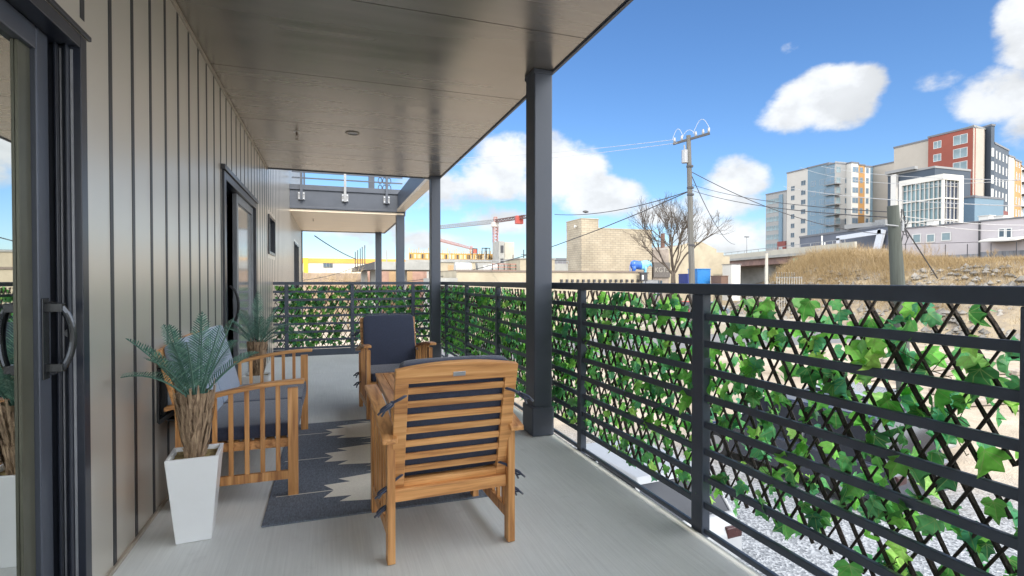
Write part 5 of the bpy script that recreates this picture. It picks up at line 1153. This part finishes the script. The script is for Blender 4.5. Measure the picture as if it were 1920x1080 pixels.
t = mk('roof_pole', 'pair of thin pale poles in front of the blue apartment front', 'pole', atd(1541, 462, 90)); m = MB(); m.tube([(0, 0, -2), (0, 0, 1.8)], .12, 8); m.tube([(.6, 0, -2), (.6, 0, .7)], .12, 8); m.box(-.01, .61, -.05, .05, -1, -.9); m.build('poles', wwhite, t)

# long pale building on the terrace
X4 = 60.
lw = mk('long_pale_building', 'long low pale lilac grey building with small windows and an awning on the right', 'building', (X4, 36, 3))
y1_ = 24.; y2_ = yx(1688, X4)[1]; ym = yx(1839, X4)[1]
pal = mat('lilac_grey_render', (.50, .465, .485), .85, var=.05, scale=.7, detail=8)
m = MB(); m.box(X4, X4 + 14, y1_, ym, 1.5, 7.0); m.box(X4 + .15, X4 + 14, ym + .1, y2_, 1.5, 7.0); m.build('wall', pal, lw, world=True)
m = MB(); m.box(X4 - .08, X4 + 14, y1_, ym + .05, 7.001, 7.14); m.box(X4 + .05, X4 + 14, ym + .06, y2_ + .1, 7.001, 7.13); m.build('roof_edge', capm, lw, world=True)
m = MB(); m.box(X4 - .12, X4 + .1, ym, ym + .13, 2.4, 7.0); m.build('downpipe', dark, lw, world=True)
m = MB(); m.box(X4 - .02, X4 - .001, y1_, ym - .01, 2.6, 4.05); m.box(X4 + .13, X4 + .149, ym + .14, y2_, 2.6, 3.9); m.build('plinth', mat('stained_plinth', (.27, .29, .33), .9, var=.4, scale=1.2, stretch=(1, 3, .5)), lw, world=True)
for (u0, u1, v0, v1) in ((1711, 1724, 440, 454), (1737, 1750, 440, 453), (1765, 1780, 437, 450), (1874, 1883, 430, 444), (1888, 1896, 429, 446)):
    ya_, yb_ = onx(u1, 440, X4).y, onx(u0, 440, X4).y; za, zb_ = onx((u0 + u1) / 2, v1, X4).z, onx((u0 + u1) / 2, v0, X4).z
    xx = X4 + (.15 if u0 < 1839 else 0); m = MB(); m.box(xx - .06, xx - .001, ya_ - .08, yb_ + .08, za - .08, za); m.box(xx - .06, xx - .001, ya_ - .08, yb_ + .08, zb_, zb_ + .08); m.box(xx - .06, xx - .001, ya_ - .08, ya_, za, zb_); m.box(xx - .06, xx - .001, yb_, yb_ + .08, za, zb_); w_ = sub(m.build('window', wwhite, lw, world=True))
    m = MB(); m.box(xx - .03, xx - .005, ya_, yb_, za, zb_); m.build('pane', winf if u0 < 1800 else wglass, w_)
m = MB(); ya_, yb_ = onx(1930, 450, X4).y, onx(1853, 450, X4).y; zz = onx(1890, 453, X4).z
m.add([(X4 - .001, ya_, zz + .25), (X4 - .001, yb_, zz + .25), (X4 - 2.0, yb_ - .3, zz - .05), (X4 - 2.0, ya_, zz - .05), (X4 - .001, ya_, zz + .4), (X4 - .001, yb_, zz + .4), (X4 - 2.0, yb_ - .3, zz + .1), (X4 - 2.0, ya_, zz + .1)], [(0, 1, 2, 3), (7, 6, 5, 4), (0, 4, 5, 1), (1, 5, 6, 2), (2, 6, 7, 3), (3, 7, 4, 0)]); m.build('awning', cwh, lw, world=True)
for (u, wd, hh) in ((1749, .8, .6), (1850, .9, .55), (1877, .8, .4), (1705, .3, .5)):
    p = onx(u, 415, X4 + 2); t = mk('roof_vent', {1749: 'white roof unit on the left part of the long pale building', 1850: 'larger white roof unit on the long pale building left of the awning', 1877: 'smaller white roof unit above the awning', 1705: 'thin pale vent at the left end of the pale roof'}[u], 'roof unit', (X4 + 2, p.y, 7.142), 'white units on the flat roof')
    m = MB(); m.box(-wd / 2, wd / 2, -wd / 2, wd / 2, 0, hh); m.build('housing', cwh, t, bevel=.04); m = MB(); m.box(-wd * .56, wd * .56, -wd * .56, wd * .56, hh + .001, hh + .06); m.build('cowl', cwh, t)
# chain fence in front of it
cf = mk('chain_fence', 'thin wire fence in front of the long pale building', 'fence', (57, 34, 3))
for i in range(9):
    y = 26 + i * 1.9; m = MB(); m.tube([(57, y, hz(57, y) - .2), (57, y, hz(57, y) + 1.75)], .035, 6); m.build('post', dark, cf, world=True)
m = MB(); m.tube([(57, 26, hz(57, 26) + 1.7), (57, 41.2, hz(57, 41.2) + 1.7)], .025, 5); m.tube([(57, 26, hz(57, 26) + .1), (57, 41.2, hz(57, 41.2) + .1)], .02, 5)
m.build('top_wire', dark, cf, world=True)
cf = mk('chain_fence', 'short stretch of low wire fence on the sandy slope at lower right', 'fence', (44, 25, 0))
pts = [atd(1834, 534, 44), atd(1842, 502, 50), atd(1863, 512, 47), atd(1858, 534, 43)]
for p in pts[:3] + [atd(1900, 522, 44)]:
    m = MB(); m.tube([(p.x, p.y, hz(p.x, p.y) - .2), (p.x, p.y, p.z + .3)], .05, 6); m.build('post', dark, cf, world=True)
m = MB(); m.tube([pts[1], pts[2]], .03, 5); m.tube([pts[0], pts[1] - Vector((0, 0, .5))], .02, 5); m.build('wire', dark, cf, world=True)

# ------------------------------------------------ left background
ywb = mk('warehouse', 'long white warehouse with a yellow and orange roof band at far left', 'building', (-3, 85, GZ))
m = MB(); a, b, z = bxu(m, 500, 760, 486.5, 85, 20, GZ, vu=620); m.build('wall', mat('warm_white_wall', (.74, .70, .60), .85, var=.05), ywb, world=True)
m = MB(); m.box(a, b, 84.9, 84.99, z - .55, z + .15); m.box(a, b, 84.99, 105, z + .001, z + .15); m.build('roof_band', mat('orange_band', (.72, .38, .07), .6, var=.1, scale=.3), ywb, world=True)
m = MB(); x = ony(575, 500, 85).x; m.box(x - .45, x + .2, 84.8, 84.89, 1, z + .2); m.build('yellow_pillar', mat('yellow_paint', (.75, .55, .03), .6), ywb, world=True)
for u in (609, 615, 621): p = ony(u, 497, 85); m = MB(); m.box(p.x - .22, p.x + .22, 84.93, 84.99, p.z - .4, p.z + .55); m.build('window', wglass, ywb, world=True)
bw_ = mk('garden_wall', 'low brown boundary wall below the white warehouse', 'wall', (-2, 70, GZ)); m = MB(); bxu(m, 500, 690, 512, 70, .4, GZ); m.build('wall', mat('brown_block', (.38, .29, .22), .9, var=.2, scale=.6), bw_, world=True)
for i, (u, D, H_) in enumerate(((590, 48, 4.4), (606, 50, 5.2), (622, 46, 4.6), (640, 52, 5.6), (652, 47, 4.8), (598, 44, 3.6), (632, 44, 3.9))):
    p = atd(u, 530, D); bare_tree(['leftmost spindly bare sapling by the house corner', 'second bare sapling from the house corner', 'bare sapling in front of the warehouse windows', 'tallest bare sapling before the warehouse', 'bare sapling beside the raised platform', 'low twiggy sapling just above the railing at far left', 'low twiggy sapling below the middle of the warehouse'][i], (p.x, p.y, GZ), H_ + .6, .9, 70 + i, depth=5, r0=.06, group='bare saplings before the warehouse', name='sapling', col_=strawb, fork=.3)

# raised viaduct / platform with rebar posts
pf = mk('raised_platform', 'unfinished raised concrete platform with upright bars at its left end', 'platform', (12, 60, GZ))
m = MB(); xa = ony(666, 500, 58).x; xb = ony(1065, 500, 58).x; zt_ = ony(760, 491, 58).z; m.box(xa + 2, xb, 58, 68, zt_ - .85, zt_); m.build('deck', greyconc, pf, world=True)
m = MB(); m.add([(xa, 58, zt_ - 1.0), (xa + 2, 58, zt_ - .85), (xa + 2, 68, zt_ - .85), (xa, 68, zt_ - 1), (xa, 58, zt_ - .6), (xa + 2, 58, zt_), (xa + 2, 68, zt_), (xa, 68, zt_ - .6)], [(0, 3, 2, 1), (4, 5, 6, 7), (0, 1, 5, 4), (2, 3, 7, 6), (0, 4, 7, 3)]); m.build('ramp_end', dark, pf, world=True)
for i, u in enumerate((666, 670, 674, 677, 681)): p = ony(u, 500, 58 + i * .8); m = MB(); m.tube([(p.x, 57.9 + i * .1, zt_ - 1.1), (p.x, 57.9 + i * .1, zt_ + 1.0 + i * .18)], .05, 5); m.build('bar', dark, pf, world=True)
for u in (683, 700, 758, 812, 905, 1000): p = ony(u, 500, 60); m = MB(); m.box(p.x - .3, p.x + .3, 60, 61, GZ, zt_ - .851); m.build('pillar', greyconc, pf, world=True)
for u in (725, 843, 909): p = ony(u, 460, 59); m = MB(); m.box(p.x - .06, p.x + .06, 59, 59.1, zt_, zt_ + 1.3); m.build('upright', greyconc, pf, world=True)
m = MB(); p0 = ony(826, 500, 58); m.box(p0.x, xb, 57.9, 57.95, zt_ + .25, zt_ + .33)
for i in range(22): x = p0.x + (xb - p0.x) * i / 21; m.box(x - .03, x + .03, 57.9, 57.95, zt_ + .001, zt_ + .25)
m.build('guard_rail', galv, pf, world=True)
# stores, crates and tanks under and beside it
brk = mat('pinkish_brick', (.45, .28, .22), .9, var=.3, scale=1)
for (u0, u1, vt, Y, mt_, lab, cat) in ((690, 800, 502, 72, brk, 'pinkish brick sheds in the gap below the raised platform', 'building'), (826, 866, 492, 57, stucco, 'narrow cream hut with a brown door below the platform', 'hut'), (884, 921, 492, 56, stucco, 'cream hut under the orange construction site', 'hut'), (975, 1040, 486, 54, stucco, 'plain cream blockhouse left of the nearest slate column', 'hut')):
    t = mk('low_block' if cat == 'building' else 'hut', lab, cat, (ony(u0, 500, Y).x, Y, GZ)); m = MB(); a, b, z = bxu(m, u0, u1, vt, Y, 5, GZ); m.build('wall', mt_, t, world=True); m = MB(); m.box(a - .1, b + .1, Y - .1, Y + 5.1, z + .001, z + .12); m.build('roof', greyconc, t, world=True)
    m = MB(); m.box(a + (b - a) * .35, a + (b - a) * .75, Y - .04, Y - .001, GZ, z - .3); m.build('door', mat('brown_door', (.33, .22, .12), .7), t, world=True)
for (u, v, w_, h_, Y, lab) in ((868, 503, .8, .55, 50, 'white storage tank left of the small tilted bin below the platform'), (917, 504, .75, .5, 50, 'white storage tank left of the red stacked frames')):
    p = ony(u, v, Y); t = mk('storage_tank', lab, 'tank', p, 'white tanks beside the platform'); m = MB(); m.tube([(-w_, 0, 0), (w_, 0, 0)], h_, 16); m.build('shell', mat('tank_grey', (.36, .36, .35), .5), t, bevel=.05); m = MB(); m.box(-w_ * .7, -w_ * .5, -.3, .3, -4.5, -h_ * .8); m.box(w_ * .5, w_ * .7, -.3, .3, -4.5, -h_ * .8); m.build('cradle', galv, t)
t = mk('hopper', 'small grey tilted hopper between the two white tanks', 'hopper', ony(903, 503, 50)); m = MB(); m.prism([(-.55, .5), (-.4, -.5), (.6, -.5), (.6, .5)], -.4, .4); m.build('bin', greyconc, t); m = MB(); m.box(-.3, -.2, -.1, .1, -4.5, -.5); m.box(.4, .5, -.1, .1, -4.5, -.5); m.build('legs', galv, t)
t = mk('scaffold_stack', 'stack of red and grey scaffold frames right of the white tanks', 'scaffold', ony(945, 512, 49)); m = MB()
for k in range(5):
    for j in range(5): m.box(-1.2 + j * .6, -1.14 + j * .6, 0, .06, -.4, .9)
    m.box(-1.2, 1.26, -.03, .03, -.35 + k * .3, -.3 + k * .3)
m.build('frames', mat('rust_red', (.35, .12, .08), .7), t); m = MB(); m.box(-1.3, 1.3, -.3, .5, -4.2, -.401); m.build('base', greyconc, t)

# timber framed building under construction
cs = mk('construction_site', 'orange sheathed timber building shell under construction on a concrete podium', 'building', (60, 150, GZ))
shm = mat('sheathing_orange', (.66, .40, .12), .85, var=.3, scale=.5, stretch=(1, 1, .3)); xa, xb = ony(767, 480, 150).x, ony(936, 480, 150).x; za, zb_ = ony(850, 488, 150).z, ony(850, 473, 150).z
m = MB(); m.box(xa, xb, 150, 151, za, zb_ - .3); m.build('sheathing', shm, cs, world=True)
m = MB(); m.box(xa - 1, xb + 8, 149, 170, GZ, za - .001); m.build('podium', greyconc, cs, world=True)
for i in range(24): x = xa + (xb - xa) * (i + .5) / 24; m = MB(); m.box(x - .38, x + .38, 149.9, 149.999, za + .4, zb_ - .7); m.build('opening', mat('stud_bay', (.82, .66, .42), .9) if i % 3 else dark, cs, world=True)
m = MB()
for i in range(40): x = xa + (xb - xa) * i / 39; m.box(x - .07, x + .07, 149.8, 149.899, za, zb_ + (.6 if i % 4 else 1.1))
m.build('studs', shm, cs, world=True)
for (u, v) in ((891, 471), (909, 470), (915, 470)): p = ony(u, v, 149); m = MB(); m.box(p.x - .9, p.x - .7, 149, 149.2, za + .5, p.z + .6); m.box(p.x + .5, p.x + .7, 149, 149.2, za + .5, p.z + .6); m.box(p.x - .9, p.x + .7, 149, 149.2, p.z + .6, p.z + .85); m.build('frame', dark, cs, world=True)
core = mk('stair_core', 'tall pale concrete stair core standing beside the crane mast', 'building', (75, 140, GZ))
m = MB(); a, b, z = bxu(m, 946, 964, 454, 140, 6, GZ); m.build('core_wall', mat('pale_concrete', (.58, .55, .47)), core, world=True)
m = MB(); a2, b2, z2 = bxu(m, 935.5, 945.5, 452, 139, 6, GZ); m.build('grey_wall', greyconc, core, world=True)  # left shaft in plain grey concrete, darker than the core wall
m = MB(); [m.box(a2 + .45, b2 - .25, 138.9, 138.99, z2 - 3.2 - k * 3.6, z2 - 1.2 - k * 3.6) for k in range(2)]; m.build('openings', dark, core, world=True)

# tower cranes
red = mat('crane_red', (.50, .07, .05), .5); cwhite = mat('crane_white', (.72, .66, .62), .5); cpk = mat('crane_pink', (.62, .34, .30), .5)
def truss(m, A, B, w_, n, r_, mi=0, tri=False):
    A, B = Vector(A), Vector(B); d_ = (B - A).normalized(); sx = d_.cross(Vector((0, 0, 1)));
    if sx.length < .1: sx = Vector((1, 0, 0))
    sx.normalize(); sy = sx.cross(d_); cs_ = [(-1, -1), (1, -1), (1, 1), (-1, 1)] if not tri else [(-1, -1), (1, -1), (0, 1)]
    P = lambda t, c: A.lerp(B, t) + sx * c[0] * w_ / 2 + sy * c[1] * w_ / 2
    for c in cs_: m.bar(P(0, c), P(1, c), r_, r_, mi=mi)
    k = len(cs_)
    for i in range(n):
        for j in range(k):
            a, b = cs_[j], cs_[(j + 1) % k]; m.bar(P(i / n, a), P((i + 1) / n, b), r_ * .7, r_ * .7, mi=mi); m.bar(P((i + 1) / n, a), P((i + 1) / n, b), r_ * .7, r_ * .7, mi=mi)
def crane(label, u, Dm, vtop, tipL, tipR, s, mats_):
    p = atd(u, vtop, Dm); t = mk('tower_crane', label, 'crane', (p.x, p.y, GZ), 'tower cranes over the construction site')
    m = MB(); truss(m, (p.x, p.y, GZ), p, 1.45 * s, 22, .22 * s); m.build('mast', mats_[0], t, world=True)
    m = MB(); truss(m, p + Vector((0, 0, .8 * s)), tipL, 1.3 * s, 26, .17 * s, tri=True); m.build('jib', mats_[1], t, world=True)
    m = MB(); truss(m, p + Vector((0, 0, .8 * s)), tipR, .9 * s, 9, .22 * s); m.build('counter_jib', mats_[2], t, world=True)
    q = p.lerp(Vector(tipR), .8); m = MB(); m.box(q.x - 1.3 * s, q.x + 1.1 * s, q.y - .8 * s, q.y + .8 * s, q.z - 1.9 * s, q.z + .7 * s); m.build('counterweight', red, t, world=True, bevel=.1)
    m = MB(); m.box(p.x - 1.3 * s, p.x + .9 * s, p.y - 1 * s, p.y + 1 * s, p.z - 1.2 * s, p.z + .4 * s); m.build('cab', cwhite, t, world=True, bevel=.1)
    m = MB(); truss(m, p, p + Vector((0, 0, 2.2 * s)), .9 * s, 3, .18 * s); m.build('cat_head', cpk, t, world=True)
crane('nearer tower crane with a long pale jib and red counterweight', 929, 180, 419, atd(822, 426, 205), atd(986, 406, 166), 1.0, (cpk, galv, mat('crane_dark', (.10, .06, .06), .6)))
crane('farther small tower crane low over the orange building shell', 884, 300, 468, atd(822, 449, 260), atd(893, 469, 300), 1.0, (cpk, cpk, cpk))
# rebar poles and far roofs
for (u, v, D, lab) in ((962, 478, 90, 'thin mast left of the nearest slate column, the left one'), (1164 - 182, 468, 80, 'thin dark mast above the cream blockhouse')):
    p = atd(u, v, D); t = mk('mast', lab, 'mast', (p.x, p.y, GZ), 'thin masts on far roofs'); m = MB(); m.tube([(0, 0, 0), (0, 0, p.z - GZ)], [.12, .08], 6); m.build('pole', dark, t); m = MB(); m.box(-.4, .4, -.04, .04, p.z - GZ - .8, p.z - GZ - .72); m.build('crossarm', dark, t)
fr_ = mk('far_warehouse', 'dark flat roofed building just left of the block building', 'building', (45, 110, GZ)); m = MB(); a, b, z = bxu(m, 1020, 1075, 488, 110, 12, GZ); m.build('wall', mat('far_dark', (.16, .16, .18), .8), fr_, world=True); m = MB(); m.box(a - .3, b + .3, 109.5, 122.3, z + .001, z + .5); m.build('roof', capm, fr_, world=True)

# things in the lot that show between the leaves
for (x, y, lab) in ((15.3, 6.0, 'short orange traffic cone standing in the sandy lot behind the ivy'), (24.5, 10.8, 'second orange traffic cone farther out on the sandy lot')):
    t = mk('traffic_cone', lab, 'traffic cone', (x, y, GZ + .003), 'traffic cones on the lot'); m = MB(); m.cyl((0, 0), .17, .03, .72, 16, r2=.03); m.build('cone', mat('cone_orange', (.85, .18, .03), .5), t); m = MB(); m.box(-.22, .22, -.22, .22, 0, .03); m.build('foot', black, t); m = MB(); m.cyl((0, 0), .122, .36, .48, 16, r2=.095); m.build('band', wwhite, t)
bpy.context.view_layer.update()
print('objects', len(bpy.data.objects), 'polys', sum(len(o.data.polygons) for o in bpy.data.objects if o.type == 'MESH'))
